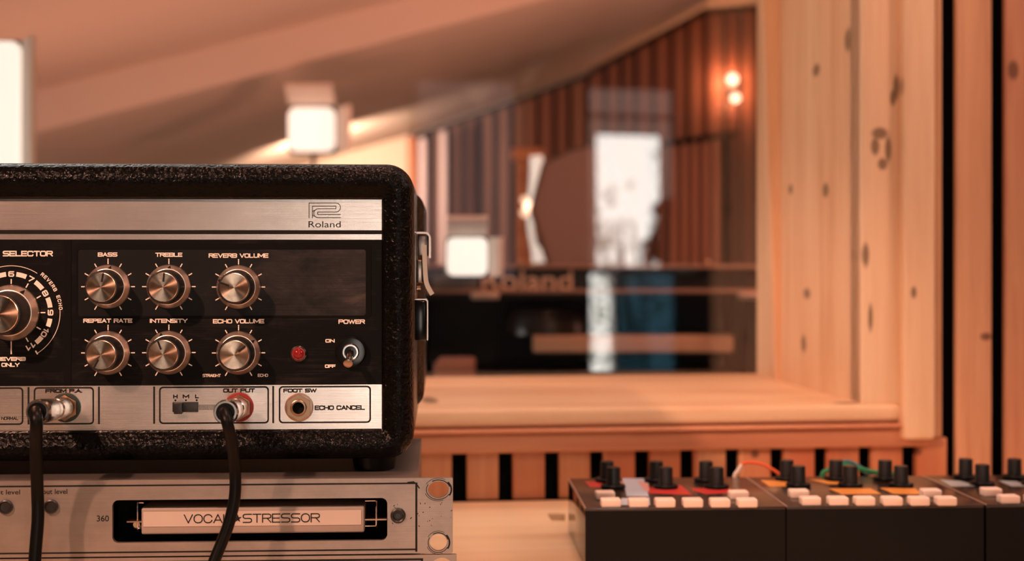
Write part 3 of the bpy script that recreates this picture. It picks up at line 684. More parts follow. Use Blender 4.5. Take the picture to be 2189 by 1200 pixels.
q = MB(); q.box(ex_(369), ex_(424), PY-.0008, PY+.0002, ez_(881), ez_(859.5), .0003); sw = q.build('slide_switch', M['black'], echo)
q = MB(); q.box(ex_(374), ex_(392), PY-.0040, PY-.0007, ez_(884), ez_(860.5), .0004); q.build('slider', M['black'], sw)
# knobs
def make_knob():
    q = MB(); q.lathe([(.0104, .0045), (.0098, .0165), (.0092, .0175), (.0085, .0176)], n=80, flute=(.03, .005, .0168)); kn = q.build('knob', M['black'], echo)
    q = MB(); q.lathe([(.0131, 0), (.0131, .0010), (.0127, .0016), (.0108, .0046), (.0103, .0048)], n=64); q.build('skirt', M['skirt'], kn)
    q = MB(); q.lathe([(.0086, .0172), (.0086, .0180), (.0083, .0183), (.004, .0182), (.0001, .0181)], n=64); q.build('cap', M['cap'], kn)
    q = MB(); q.add([(-.00055, -.01845, .0032), (.00055, -.01845, .0032), (.00055, -.01845, .0085), (-.00055, -.01845, .0085)], [(0,1,2,3)])
    a = .0109; bb_ = .0128; q.add([(-.0011, -.0046, a+.0002), (.0011, -.0046, a+.0002), (0, -.0020, bb_)], [(0,1,2)]); q.build('pointer', M['ink'], kn, smooth=False)
    return kn
k0 = make_knob()
for i, (cx, cy, ang) in enumerate(KN):
    kn = k0 if i == 0 else dup(k0, echo)
    kn.location = (ex_(cx), PY, ez_(cy)); kn.rotation_euler = (0, math.radians(ang), 0)
kn = dup(k0, echo); kn.name = 'selector_knob'; kn.location = (SX, PY, SZ); kn.rotation_euler = (0, math.radians(33), 0); kn.scale = (1.27, 1.27, 1.27)
for cx, cy, ang in ((-330,640,-20),(-220,640,30)):      # input knobs on the far left, outside the photo
    kn = dup(k0, echo); kn.location = (ex_(cx), PY, ez_(cy)); kn.rotation_euler = (0, math.radians(ang), 0)
# lamp and toggle
LX, LZ = ex_(638.5), ez_(757)
q = MB(); q.lathe([(.0048, 0), (.0048, .0014), (.0041, .0022), (.0036, .0016)], (LX, PY, LZ), 32); q.build('lamp_bezel', M['chrome'], echo)
q = MB(); q.lathe([(.0037, .0004), (.0034, .0022), (.0026, .0034), (.0014, .0041), (.0001, .0043)], (LX, PY, LZ), 28); q.build('lamp_lens', M['lens'], echo)
TX, TZ = ex_(750.5), ez_(753)
q = MB(); q.lathe([(.0094, 0), (.0094, .0030), (.0084, .0042), (.0062, .0044)], (TX, PY, TZ), 40); tg = q.build('toggle_switch', M['black_gloss'], echo)
q = MB(); q.lathe([(.0052, .004), (.0052, .0058), (.0046, .0066), (.0037, .0066), (.0036, .0046)], (TX, PY, TZ), 32, cap=False); q.build('collar', M['chrome'], tg)
q = MB(); q.tube(smooth_path([(TX, PY-.003, TZ), (TX-.0002, PY-.009, TZ-.0022), (TX-.0006, PY-.0155, TZ-.0048), (TX-.0007, PY-.0185, TZ-.0060)], 6), .002, 18, rfun=lambda t: .0020+.0009*max(0, t-.55)/.45 if t < .97 else .0022)
q.build('toggle_lever', M['latch'], tg)
# sockets
JX, JZ = ex_(639.5), ez_(872)
def hexnut(mb, X, Z, r, h0, h1):
    mb.loops([[(X+r*math.cos(a), PY-h, Z+r*math.sin(a)) for a in [PI/6+k*PI/3+d for k in range(6) for d in (0,)]] for h in (h0, h1)])
def socket(X, Z, ringmat, rr=.0086):
    q = MB(); q.lathe([(rr, 0), (rr, .0008), (rr-.0006, .0010), (.0050, .0010)], (X, PY, Z), 40); s = q.build('jack_socket', ringmat, echo)
    q = MB(); hexr = .0078
    hx_ = [(hexr*math.cos(PI/6+k*PI/3), hexr*math.sin(PI/6+k*PI/3)) for k in range(6)]
    q.plate([[(X+a, Z+b) for a, b in hx_], ell(X, Z, .0050, .0050)], PY-.0034, .0024)
    q.lathe([(.0050, .0010), (.0050, .0046), (.0044, .0050), (.0036, .0050), (.0034, .0040), (.0034, .001)], (X, PY, Z), 36, cap=False); q.build('hex_nut', M['brass'], s)
    q = MB(); q.lathe([(.0035, .0006), (.0035, .0012), (0.0001, .0012)], (X, PY, Z), 24); q.build('socket_hole', M['void'], s)
    return s
socket(JX, JZ, M['bronze'])
socket(ex_(511), ez_(871), M['red_ring'], .0088); socket(ex_(141), ez_(870), M['green_ring'], .0088)
# latch and corner block on the right side
def side(px, py, v): return FR.loc(px, py, v)
lt = MB(); v0 = .045
def sbx(mb, p0, p1, y0, y1, va, vb, b=.0008):
    a = side(p0, y0, va); b_ = side(p1, y1, va); mb.box(a.x, b_.x, va, vb, a.z, b_.z, b)
q = MB(); xS = eR-.0002
sbx(q, 884, 891, 496, 640, .050, .075, .0006); lt = q.build('latch_plate', M['latch'], echo)
q = MB(); p = lambda x, y, v=.052: side(x, y, v)
hk = smooth_path([p(890,498), p(906,498), p(913,499), p(918,505), p(919,515), p(919,552)], 5)
for a_, b_ in zip(hk, hk[1:]):
    pass
def ribbon(mb, path, th_, y0, y1):
    path = [Vector(a) for a in path]; n = len(path); o = []; i_ = []
    for k in range(n):
        t = (path[min(k+1, n-1)]-path[max(k-1, 0)]); t.y = 0; t.normalize(); nn = Vector((-t.z, 0, t.x))*th_/2
        o.append(path[k]+nn); i_.append(path[k]-nn)
    vs = []
    for a, b in zip(o, i_): vs += [(a.x, y0, a.z), (a.x, y1, a.z), (b.x, y1, b.z), (b.x, y0, b.z)]
    fs = [(0,1,2,3), tuple(4*(n-1)+k for k in (3,2,1,0))]
    for k in range(n-1):
        for e in range(4): fs.append((4*k+e, 4*k+(e+1) % 4, 4*k+4+(e+1) % 4, 4*k+4+e))
    mb.add(vs, fs)
ribbon(q, hk, .0012, .050, .072); sbx(q, 893, 916, 503, 548, .070, .074, .0006); q.build('latch_hook', M['latch'], lt)
q = MB(); ribbon(q, smooth_path([p(907,524,.047), p(908,560,.047), p(910,595,.047), p(914,612,.047), p(924,630,.047)], 6), .0028, .045, .062); q.build('latch_lever', M['bronze'], lt)
q = MB(); sbx(q, 890, 905, 556, 606, .050, .066, .001); q.tube([p(884,612,.056), p(899,612,.056)], .0012, 10); q.tube([p(884,618,.056), p(900,619,.056)], .0009, 10); q.build('latch_body', M['latch'], lt)
q = MB(); sbx(q, 884, 913, 641, 728, .050, .085, .0016); bx = q.build('strap_bracket', M['black_gloss'], echo)
q = MB(); ribbon(q, smooth_path([p(886,640.5,.049), p(908,640.5,.049), p(913,644,.049), p(914,650,.049), p(914,728,.049)], 4), .0006, .0488, .0498); q.build('bracket_edge', M['latch'], bx)

# ------------------------------------------------------------------ the two cables hanging from the front
def cable(name, jack, tip, path, label, rad=.0037, seed=0):
    jx, jz = ex_(jack[0]), ez_(jack[1]); J = FR.o+FR.ex*jx+FR.ey*PY+Vector((0, 0, jz))
    T = P(*tip)
    t = tag(empty(name, J), label, 'audio cable', 'audio cables hanging from the echo unit')
    L = T-J; base = L*.10
    def at(f): return L*f
    q = MB(); q.tube([at(f) for f in (.09,.14,.16,.44,.45,.46,.62,.64,.92,.96,1.0,1.0)], .005, 28, rfun=None)
    prof = [.0056,.0062,.0064,.0064,.0059,.0059,.0064,.0066,.0070,.0070,.0062,.0050]
    n = 28; q.v = [tuple((Vector(v)-at([.09,.14,.16,.44,.45,.46,.62,.64,.92,.96,1.0,1.0][i//n]))*(prof[i//n]/.005)+at([.09,.14,.16,.44,.45,.46,.62,.64,.92,.96,1.0,1.0][i//n])) for i, v in enumerate(q.v)]
    q.build('plug', M['nickel'], t)
    dn = L.normalized(); qd = MB(); qd.tube([at(.97), at(1.0)+dn*.0006], .0052, 24); qd.build('strain_relief', M['rubber'], t)
    pts = [at(.99)]+[at(1.05)+Vector((0,0,-.0005))]+[P(*p_)-J for p_ in path]
    q = MB(); q.tube(smooth_path(pts, 8), rad, 18); q.build('cord', M['rubber'], t)
    return t
desk_z = 550
cable('audio_cable', (141,870), (80,881,0.785), [(78,905,0.777),(77,960,0.784),(80,1050,0.790),(81,1110,0.790),(75,1190,0.787),(70,1290,0.781),(68,1380,0.768),(90,1400,.77+.0)], 'black cable hanging from the jack marked FROM P.A., left of the other', .00345)
cable('audio_cable', (511,871), (482,882,0.790), [(486,905,0.783),(494,940,0.787),(502,1000,0.793),(502,1060,0.793),(489,1120,0.791),(466,1180,0.788),(440,1245,0.783),(410,1330,0.772),(380,1395,0.770),(330,1403,0.767)], 'black cable hanging from the red-ringed output jack over the lettered label bar', .0033)

# ------------------------------------------------------------------ three little synth boxes
sx = lambda px, py=1085, v=0.0: FS.loc(px, py, v).x
W3 = sx(1680)-sx(1250); Hs = FS.loc(1460, 1085, 0).z; Dp = .134
acr = mat('smoked acrylic top', (.030,.021,.017), .22, spec=.6)
boxside = mat('gloss black box', (.006,.006,.006), .06, spec=.5)
boxfront = mat('matte black front', (.0075,.0075,.0075), .6, spec=.12)
edge_m = mat('pale panel edge', (.42,.28,.22), .4)
btn = mat('pale rubber button', (.86,.70,.60), .5, Subsurface_Weight=.15, Subsurface_Radius=(.004,.002,.001))
patch = {'red': mat('red print', (.50,.035,.03), .4), 'blue': mat('pale blue print', (.48,.58,.70), .4), 'pink': mat('pink print', (.72,.36,.34), .4), 'orange': mat('orange print', (.72,.30,.06), .4), 'grey': mat('grey blue print', (.36,.42,.44), .4)}
def topxy(px, py):                         # point on the box tops
    d = Vector(((px-HX)/F, 1, -(py-HY)/F)); p = CAM+d*((FS.o.z+Hs-CAM.z)/d.z)-FS.o; return (p.dot(FS.ex), p.dot(FS.ey))
BX = [sx(1250), sx(1680), sx(2107)]
backk = [(1297.5,1033),(1403,1033),(1509,1033)]; frontk = [(1311,1047),(1423,1047),(1532,1047)]
KB = [topxy(a, b-3) for a, b in backk]; KF = [topxy(a, b-3) for a, b in frontk]
FB = [topxy(a, 1083) for a in (1305,1364,1421,1480,1538,1596)]; BB = [topxy(1293,1067), topxy(1578,1066)]
sk = MB(); sk.lathe([(.0056, .0018), (.0054, .0150), (.0048, .0160)], n=36, axis='z', flute=(.06, .002, .0155))
def synth(i, label, prints):
    o = tag(empty('synth_module', FS.o+FS.ex*BX[i], FS.th), label, 'synth module', 'small synth boxes on the desk')
    g = .0004; q = MB(); q.box(g, W3-g, 0, Dp, 0.0002, Hs-.0022, .0004); q.build('housing', boxside, o)
    q = MB(); q.box(g, W3-g, -.0005, 0, .0002, Hs-.0023, .0002); q.build('front_panel', boxfront, o, smooth=False)
    q = MB(); q.box(g, W3-g, -.0004, Dp, Hs-.0022, Hs, .0003); tpn = q.build('top_panel', acr, o)
    q = MB(); q.box(g-.0002, g+.0006, 0, Dp, Hs-.0004, Hs+.0002); q.build('panel_edge', edge_m, tpn, smooth=False)
    for nm, rects in prints.items():
        for i_, r in enumerate(rects):
            q = MB(); pts = [(x-BX[0], y) for x, y in r]; q.add([(x, y, Hs+.00012+.00004*i_+(.0001 if nm == 'pink' else 0)) for x, y in pts], [tuple(range(len(pts)))])
            q.build('printed_patch', patch[nm], tpn, smooth=False)['label'] = nm+' printed patch'
    for (x, y) in KB+KF:
        k_ = MB(); k_.lathe([(.0056, .0026), (.0054, .0152), (.0050, .0160), (.0001, .0160)], (0,0,0), 36, 'z', flute=(.07, .003, .0154)); kk = k_.build('knob', M['black'], o, (x-BX[0], y, Hs))
        k_ = MB(); k_.lathe([(.0088, 0), (.0095, .0006), (.0095, .0022), (.0086, .0030), (.0050, .0030)], (0,0,0), 32, 'z'); k_.build('flange', M['rubber'], kk)
    for (x, y) in FB+BB:
        b_ = MB(); b_.box(-.0070, .0070, -.0052, .0052, -.0002, .0058, .0012); b_.build('button', btn, o, (x-BX[0], y, Hs))
    return o
R_ = lambda *a: [topxy(px, py) for px, py in a]
synth(0, 'leftmost small black synth box, with red and pale blue prints on its top panel', {
    'red': [R_((1250,1030),(1330,1030),(1338,1043),(1262,1043)), R_((1383,1043),(1455,1038),(1480,1059),(1388,1056)), R_((1478,1045),(1555,1043),(1576,1054),(1510,1058),(1480,1050))],
    'blue': [R_((1330,1023.5),(1376,1023.5),(1387,1062),(1340,1062)), R_((1328,1066),(1388,1064),(1390,1081),(1326,1081))], 'pink': [R_((1362,1029),(1386,1034),(1388,1052),(1378,1050)), R_((1322,1029),(1334,1033),(1336,1043),(1328,1043))]})
sh = lambda r, d: [(x+d, y) for x, y in r]
synth(1, 'middle small black synth box, with orange prints under its knobs', {
    'orange': [sh(R_((1625,1027),(1690,1030),(1715,1041),(1645,1041)), -W3), sh(R_((1730,1026),(1800,1029),(1818,1036),(1770,1036)), -W3), sh(R_((1770,1045),(1860,1045),(1885,1057),(1800,1058)), -W3), sh(R_((1880,1044),(1955,1045),(1975,1058),(1910,1057)), -W3)]})
synth(2, 'small black synth box at the right edge, with grey blue prints, cut by the frame', {
    'grey': [sh(R_((2005,1026),(2050,1029),(2090,1040),(2030,1041)), -2*W3), sh(R_((2130,1028),(2170,1030),(2200,1041),(2160,1041)), -2*W3)]})
# patch wires poking out behind them
def wire(name, pts, r, m, label):
    pts = [Vector(p) for p in pts]; o = MB(); b = pts[0]
    o.tube(smooth_path([p-b for p in pts], 8), r, 12); ob = o.build(name, m, None, b); return tag(ob, label, 'wire')
Yk = 1.155
w1 = empty('patch_wire', P(1573,1018,Yk)); tag(w1, 'short orange red wire with a white end, arching behind the leftmost synth box', 'wire')
b0 = P(1573,1018,Yk)
q = MB(); q.tube(smooth_path([v-b0 for v in (P(1560,1205,Yk), P(1563,1100,Yk), P(1570,1024,Yk), P(1577,1008,Yk), P(1586,994,Yk))], 6), .0017, 12); q.build('sleeve', mat('white wire sleeve', (.85,.72,.62), .5), w1)
q = MB(); q.tube(smooth_path([v-b0 for v in (P(1586,994,Yk), P(1597,989,Yk), P(1620,991,Yk), P(1640,998,Yk), P(1664,1013,Yk), P(1690,1040,Yk), P(1700,1110,Yk), P(1702,1204,Yk))], 6), .0012, 12); q.build('insulation', mat('orange red wire', (.85,.12,.03), .45), w1)
wire('patch_wire', [P(1742,1205,1.16), P(1746,1100,1.16), P(1757,1020,1.16), P(1768,1007,1.16), P(1795,995,1.16), P(1830,1001,1.16), P(1855,1007,1.16), P(1885,1013,1.16), P(1925,1022,1.16), P(1945,1090,1.16), P(1948,1204,1.16)], .0019, mat('green wire', (.01,.22,.08), .4), 'green wire looping behind the middle synth box')
wire('patch_wire', [P(1780,1205,1.175), P(1782,1100,1.175), P(1792,1000,1.175), P(1805,988,1.175), P(1820,989,1.175), P(1838,999,1.175), P(1855,1012,1.175), P(1880,1020,1.175), P(1890,1100,1.175), P(1892,1203,1.175)], .0016, mat('teal wire', (.02,.17,.20), .4), 'teal wire crossing the green one behind the middle synth box')

# ------------------------------------------------------------------ the room behind the glass
YG = 5.0
ceil_m = mat('brown painted ceiling', (.62,.50,.42), .85)
cream = mat('cream plaster wall', (.78,.66,.54), .85)
far_l = wood('far slats', (.30,.17,.12), (.22,.115,.08), (.12,.06,.04), 'z', 14, plank=.06)
far_r = wood('far red slats', (.23,.095,.055), (.185,.075,.042), (.12,.048,.03), 'z', 14, plank=.05)
ridge = [(-500,730),(0,562),(720,332),(870,291),(1110,206),(1250,156),(1500,20),(1680,4),(2600,-30)]
bl = [(-1500,697),(-300,382),(74,284),(900,68),(1160,0),(1700,-141),(2300,-298),(3000,-480),(3900,-700)]
YBm = 3.2
G = [P(a, b, YG) for a, b in ridge]; Bq = [P(a, b, YBm) for a, b in bl]
up = [(-1500,600),(-300,288),(41,203),(400,114),(700,40),(1160,-75),(1700,-210),(2300,-360),(3900,-760)]
A = [P(a, b, YBm) for a, b in up]
# gable wall
gw = MB(); n = len(G)
gw.add([(v.x, YG, v.z) for v in G]+[(v.x, YG, 0) for v in G]+[(v.x, YG+.1, v.z) for v in G]+[(v.x, YG+.1, 0) for v in G],
       [(i, i+1, n+i+1, n+i) for i in range(n-1)]+[(2*n+i, 2*n+i+1, 3*n+i+1, 3*n+i) for i in range(n-1)]+[(i, i+1, 2*n+i+1, 2*n+i) for i in range(n-1)]+[(0, n, 3*n, 2*n), (n-1, 2*n-1, 4*n-1, 3*n-1)])
struct(gw.build('wall_far', cream, smooth=False))
def ruled(name, L1, L2, m, thick):
    def fr(L): return [(v.x-L[0].x)/(L[-1].x-L[0].x) for v in L]
    ts = sorted(set(round(t, 7) for t in fr(L1)+fr(L2)))
    def res(L):
        f = fr(L); out = []
        for t in ts:
            for k in range(len(L)-1):
                if f[k]-1e-6 <= t <= f[k+1]+1e-6: out.append(L[k].lerp(L[k+1], min(1, max(0, (t-f[k])/(f[k+1]-f[k]))))); break
        return out
    a, b = res(L1), res(L2); k = len(a); q = MB(); th_ = Vector(thick)
    q.add([v for v in a]+[v for v in b]+[v+th_ for v in a]+[v+th_ for v in b],
          [(i, i+1, k+i+1, k+i) for i in range(k-1)]+[(2*k+i, 2*k+i+1, 3*k+i+1, 3*k+i) for i in range(k-1)]+[(i, i+1, 2*k+i+1, 2*k+i) for i in range(k-1)]+[(k+i, k+i+1, 3*k+i+1, 3*k+i) for i in range(k-1)]+[(0, k, 3*k, 2*k), (k-1, 2*k-1, 4*k-1, 3*k-1)])
    return struct(q.build(name, m, smooth=False))
ruled('ceiling_far', [v+Vector((0, .0402, 0)) for v in Bq], G, ceil_m, (0, 0, .05))
ruled('trim_1', A, Bq, ceil_m, (0, .04, 0))
A2 = [Vector((v.x, 1.56, v.z)) for v in A]
ruled('ceiling_near', A2, A, ceil_m, (0, 0, .05))
sbox('wall_far_left', cream, -3.35, -3.25, 1.62, YG, 0, 1.9)
sbox('wall_far_right', dark_wall, 1.85, 1.95, 1.62, YG, 0, 3.2)
# slats on the gable wall
def topz(px):
    for (a, b), (c, d) in zip(ridge, ridge[1:]):
        if a <= px <= c: return b+(d-b)*(px-a)/(c-a)
def slatrow(name, p0, p1, Yf, m, wd, gap, off=0.0, dep=.03):
    q = MB(); x = (p0-HX)/F*Yf; xe = (p1-HX)/F*Yf
    while x < xe:
        w_ = wd*random.uniform(.7, 1.25); x2 = min(x+w_, xe)
        za, zb_ = [P(px_, topz(px_), YG).z-off for px_ in (x*F/YG+HX, x2*F/YG+HX)]
        q.prism([(x, 0.01), (x2, 0.01), (x2, zb_), (x, za)], Yf, Yf+dep); x = x2+gap
    return struct(q.build(name, m, smooth=False))
q = MB(); xa, xb = P(874,0,YG).x, P(1680,0,YG).x
pts = [(874,topz(874)),(1110,206),(1250,156),(1500,20),(1680,4)]
q.prism([(xa, .01), (xb, .01)]+[(P(a,b,YG).x, P(a,b,YG).z-.005) for a, b in pts[::-1]], YG-.02, YG-.001)
struct(q.build('wall_far_backing', mat('dark wall felt', (.035,.02,.017), .9), smooth=False))
slatrow('wall_far_panelling', 893, 1120, YG-.05, far_l, .034, .022, .03)
slatrow('wall_far_slats', 1125, 1675, YG-.05, far_r, .040, .018, .03)
q = MB(); x0, x1 = P(872,0,4.9).x, P(889,0,4.9).x; q.box(x0, x1, 4.86, 4.94, 0, P(880,296,4.9).z); struct(q.build('trim_2', wood('red post', (.55,.22,.12), (.45,.17,.09), (.3,.1,.05), 'z'), smooth=False))
pale = mat('pale lavender strip', (.62,.52,.54), .6)
for a, b in ((897,912),(941,956)):
    q = MB(); x0, x1 = P(a,0,4.82).x, P(b,0,4.82).x; q.box(x0, x1, 4.80, 4.84, 0, P(a,topz(a)+14,4.82).z, .006)
    o = q.build('batten', pale); o.location = (0, 0, 0); tag(o, 'pale lavender upright strip %s on the far wall' % ('beside the red post' if a == 897 else 'second from the red post'), 'strip')
q = MB(); x0, x1 = P(1110,0,4.7).x, P(1165,0,4.7).x
# LED panels with flaps
glow = mat('lit diffuser', (.9,.85,.78), .5, Emission_Color=(1,.90,.79,1), Emission_Strength=1.05)
flap = mat('pale flap', (.85,.72,.62), .6)
def led(px, Y, label, r, top, right, bottom=None, stand=True):
    c = P((r[0]+r[1])/2, (r[2]+r[3])/2, Y); x0, z1 = P(r[0], r[2], Y).x, P(r[0], r[2], Y).z; x1, z0 = P(r[1], r[3], Y).x, P(r[1], r[3], Y).z
    o = tag(empty('light_panel', (c.x, Y, 0)), label, 'light panel', 'square studio light panels in the far room')
    rel = lambda x: x-c.x
    q = MB(); q.box(rel(x0)-.004, rel(x1)+.004, .008, .06, z0-.004, z1+.004, .01); q.build('housing', M['black'], o)
    q = MB(); q.loops([[(a, .008, b) for a, b in rrect(rel(x0), rel(x1), z0, z1, .18*(x1-x0))], [(a, .0, b) for a, b in rrect(rel(x0), rel(x1), z0, z1, .18*(x1-x0))]], True); q.build('diffuser', glow, o)
    if top:
        a = P(top[0], top[2], Y-.10); b = P(top[1], top[3], Y-.02)
        q = MB(); pts = [(rel(a.x), -.10, a.z), (rel(b.x), -.10, a.z), (rel(x1), .0, b.z), (rel(x0), .0, b.z)]; q.add(pts+[(x, y+.004, zz+.006) for x, y, zz in pts], [(0,1,2,3),(7,6,5,4),(0,4,5,1),(1,5,6,2),(2,6,7,3),(3,7,4,0)]); q.build('top_flap', flap, o)
    if right:
        a = P(right[0], right[2], Y); b = P(right[1], right[3], Y-.06)
        q = MB(); pts = [(rel(a.x), .0, z1), (rel(b.x), -.06, z1), (rel(b.x), -.06, z0), (rel(a.x), .0, z0)]; q.add(pts+[(x+.006, y+.003, zz) for x, y, zz in pts], [(0,1,2,3),(7,6,5,4),(0,4,5,1),(1,5,6,2),(2,6,7,3),(3,7,4,0)]); q.build('side_flap', flap, o)
    if stand == 'thin':
        q = MB(); q.tube([(0, .035, .012), (0, .035, z0+.002)], .005, 12); q.lathe([(.045, 0), (.045, .01), (.0001, .014)], (0, .035, 0), 24, 'z'); q.build('stand_pole', M['black'], o)
    elif stand == 'clamp':
        q = MB(); q.tube([(0, .058, z0+.012), (0, .148, z0+.006)], .006, 12); q.box(-.012, .012, .135, .1495, z0-.004, z0+.016, .002); q.build('clamp_arm', M['black'], o)
    elif stand:
        q = MB(); q.tube([(0, .035, .012), (0, .035, z0+.002)], .012, 12); q.build('stand_pole', M['black'], o)
        for k in range(3):
            t = 2*PI*k/3+.5; q = MB(); q.tube([(0, .035, .32), (.22*math.cos(t), .035+.22*math.sin(t), .010)], .009, 10); q.build('leg', M['black'], o)
    return o
led(0, 3.25, 'square glowing light panel high under the sloped ceiling of the far room', (616,716,230,324), (608,718,184,222), (720,744,234,322), stand='thin')
led(0, 2.05, 'square glowing light panel low in the window, above the keyboard lettering', (955,1042,508,590), (955,1045,470,503), (1045,1067,510,600), stand='clamp')
led(0, 2.1, 'tall glowing light panel at the left edge of the photo', (-70,42,88,470), None, (46,66,230,470))
# sconce
Ys = YG-.055
sc_c = P(1561, 195, Ys); sn = tag(empty('wall_sconce', sc_c), 'warm up and down wall light on the slatted far wall', 'wall light')
q = MB(); q.tube([(-.034, -.09, -.013), (.034, -.09, .013)], .008, 20); q.tube([(0, -.09, 0), (0, 0, 0)], .010, 12); q.build('body', M['black'], sn)
bulb = mat('warm bulb', (1,.8,.6), .4, Emission_Color=(1,.66,.46,1), Emission_Strength=4)
for dx, dz, r in ((-.006, .030, .018), (.004, -.034, .015)):
    q = MB(); q.lathe([(.0001, -r), (r*.7, -r*.7), (r, 0), (r*.7, r*.7), (.0001, r)], (dx, -.09, dz), 16, 'z'); q.build('bulb', bulb, sn)
for dz, pw in ((.034, 2.2), (-.040, .7)):
    pl_ = bpy.data.lights.new('sconce_light', 'POINT'); pl_.energy = pw; pl_.color = AMBER; pl_.shadow_soft_size = .008
    po_ = bpy.data.objects.new('sconce_light', pl_); C.objects.link(po_); po_.location = sc_c+Vector((0, -.045, dz))
# keyboard
YK = 2.2
kb = tag(empty('keyboard', P(1280, 640, YK)), 'long black keyboard seen from behind, with large maker lettering on its back', 'keyboard')
K0 = P(1280, 640, YK)
def kbox(mb, a, b, c, d, y0, y1, bev=0.0): p0 = P(a, c, YK)-K0; p1 = P(b, d, YK)-K0; mb.box(p0.x, p1.x, y0, y1, p1.z, p0.z, bev)
q = MB(); kbox(q, 820, 1652, 573, 640, 0, .32, .003); q.build('body', mat('keyboard black', (.012,.010,.010), .4), kb)
rail = mat('brown rail', (.45,.26,.18), .45)
for a, b in ((566,575),(618,627)):
    q = MB(); kbox(q, 820, 1654, a, b, -.008, .012, .001); q.build('rail', rail, kb)
q = MB(); A0 = P(1030, 621, YK)-K0; A1 = P(1224, 577, YK)-K0
q.text('Roland', A0.x, A1.x, A0.z, A1.z, -.0012, .012, 0, .0005); q.build('maker_lettering', mat('copper lettering', (.95,.60,.42), .5), kb, smooth=False)
q = MB(); kbox(q, 925, 1022, 588, 616, -.003, 0); q.build('rear_label', mat('grey label', (.20,.18,.16), .6), kb, smooth=False)
for a, b in ((1007,1067),(1577,1637)):
    q = MB(); kbox(q, a, b, 625, 640, -.02, .01, .004); q.build('rear_bracket', mat('pale bracket', (.75,.55,.44), .5), kb)
q = MB(); c = P(1607, 603, YK)-K0; q.lathe([(.007, 0), (.006, .006), (.0001, .006)], (c.x, 0, c.z), 16); q.build('rear_knob', mat('dark knob', (.05,.03,.025), .5), kb)
for px_ in (1112, 1523):
    q = MB(); c = P(px_, 564, YK)-K0; q.lathe([(.0001, -.005), (.005, 0), (.0001, .005)], (c.x, .05, c.z+.002), 12, 'z'); q.build('small_knob', mat('bright knob', (.8,.5,.35), .3), kb)
# stand under the keyboard
st = tag(empty('keyboard_stand', (K0.x, YK, 0)), 'black stand with a pale wooden shelf strip under the keyboard', 'stand')
zk = P(0, 640, YK).z
blk = mat('stand black', (.010,.009,.009), .5)
def stx(px_): return P(px_, 0, YK).x-K0.x
for a in (850, 1600):
    q = MB(); q.box(stx(a), stx(a)+.035, .02, .30, 0, zk, .002); q.build('side_panel', blk, st)
q = MB(); q.box(stx(850)+.035, stx(1600), .24, .26, .2, zk-.001); q.build('back_panel', blk, st)
q = MB(); q.box(stx(1140), stx(1570), .01, .09, P(0,755,YK).z, P(0,719,YK).z, .002); q.build('wooden_shelf', wood('shelf wood', (.84,.56,.38), (.78,.48,.31), (.62,.34,.2), 'x'), st)
q = MB(); q.box(stx(850)+.035, stx(1600), .03, .238, P(0,830,YK).z, P(0,800,YK).z, .002); q.build('lower_shelf', blk, st)
# things in the dark under the keyboard
sl_c = P(1155, 718, YK+.06)
q = MB(); r_ = .072; q.lathe([(.0001, 0), (r_, .0), (r_*1.0, .02), (r_*.86, .040), (r_*.5, .049), (.0001, .051)], (0,0,0), 36, 'z'); o = q.build('round_cushion', mat('dark padded vinyl', (.03,.02,.018), .28), None, P(1172, 719, YK+.085)); o.location.z = P(0,719,YK).z
tag(o, 'dark rounded padded seat lying on the wooden shelf strip under the keyboard', 'cushion')
q = MB(); p0, p1 = P(927,808,1.74), P(1012,777,1.74)
cx_ = (p0.x+p1.x)/2; q.box(p0.x-cx_, p1.x-cx_, 0, .12, 0, p1.z, .004); o = q.build('crate', mat('dull red brown box', (.20,.09,.06), .7), None, (cx_, 1.74, 0)); tag(o, 'dull reddish brown box low in the window corner beside the echo unit', 'box')
# fabric baffle, slatted screen
YH = 3.0
fab = mat('brown acoustic fabric', (.135,.088,.075), .9)
hp = [(1139,447),(1164,352),(1220,325),(1300,304),(1378,300),(1392,420),(1362,572),(1178,572)]
hb = tag(empty('acoustic_baffle', (P(1290,0,YH).x, YH, 0)), 'large angular brown fabric baffle standing behind the keyboard', 'baffle')
hx0 = P(1290,0,YH).x
po = [(P(a,b,YH).x-hx0, P(a,b,YH).z) for a, b in hp]; cxm = sum(p_[0] for p_ in po)/len(po); czm = sum(p_[1] for p_ in po)/len(po)
q = MB(); q.prism(po, 0, .04); q.build('fabric_face', fab, hb, smooth=False)
q = MB(); q.plate([[(cxm+(a-cxm)*1.06, czm+(b-czm)*1.06) for a, b in po], po], -.004, .05); q.build('dark_rim', mat('baffle rim', (.03,.018,.015), .6), hb, smooth=False)
for a in (1210, 1345):
    q = MB(); X = P(a,0,YH).x-hx0; q.box(X-.015, X+.015, .003, .037, 0, P(0,574,YH).z, .002); q.build('leg', M['black'], hb)
YX = 3.6
sx0 = P(1500,0,YX).x; scn = tag(empty('slatted_screen', (sx0, YX, 0)), 'slatted wooden screen with a dark top rail and dark end post, right of the baffle', 'screen')
q = MB(); x = P(1436,0,YX).x-sx0; xe = P(1552,0,YX).x-sx0
while x < xe-.012:
    t_ = (x+sx0)*F/YX+HX; q.box(x, x+.014, .004, .02, .02, P(0,296-(t_-1440)*.10,YX).z); x += .0265
q.build('slats', wood('screen slats', (.33,.15,.085), (.27,.115,.065), (.19,.07,.04), 'z'), scn, smooth=False)
q = MB(); q.box(P(1430,0,YX).x-sx0, xe+.02, .021, .03, .02, P(0,300,YX).z); q.build('backing', mat('screen backing', (.05,.02,.015), .8), scn, smooth=False)
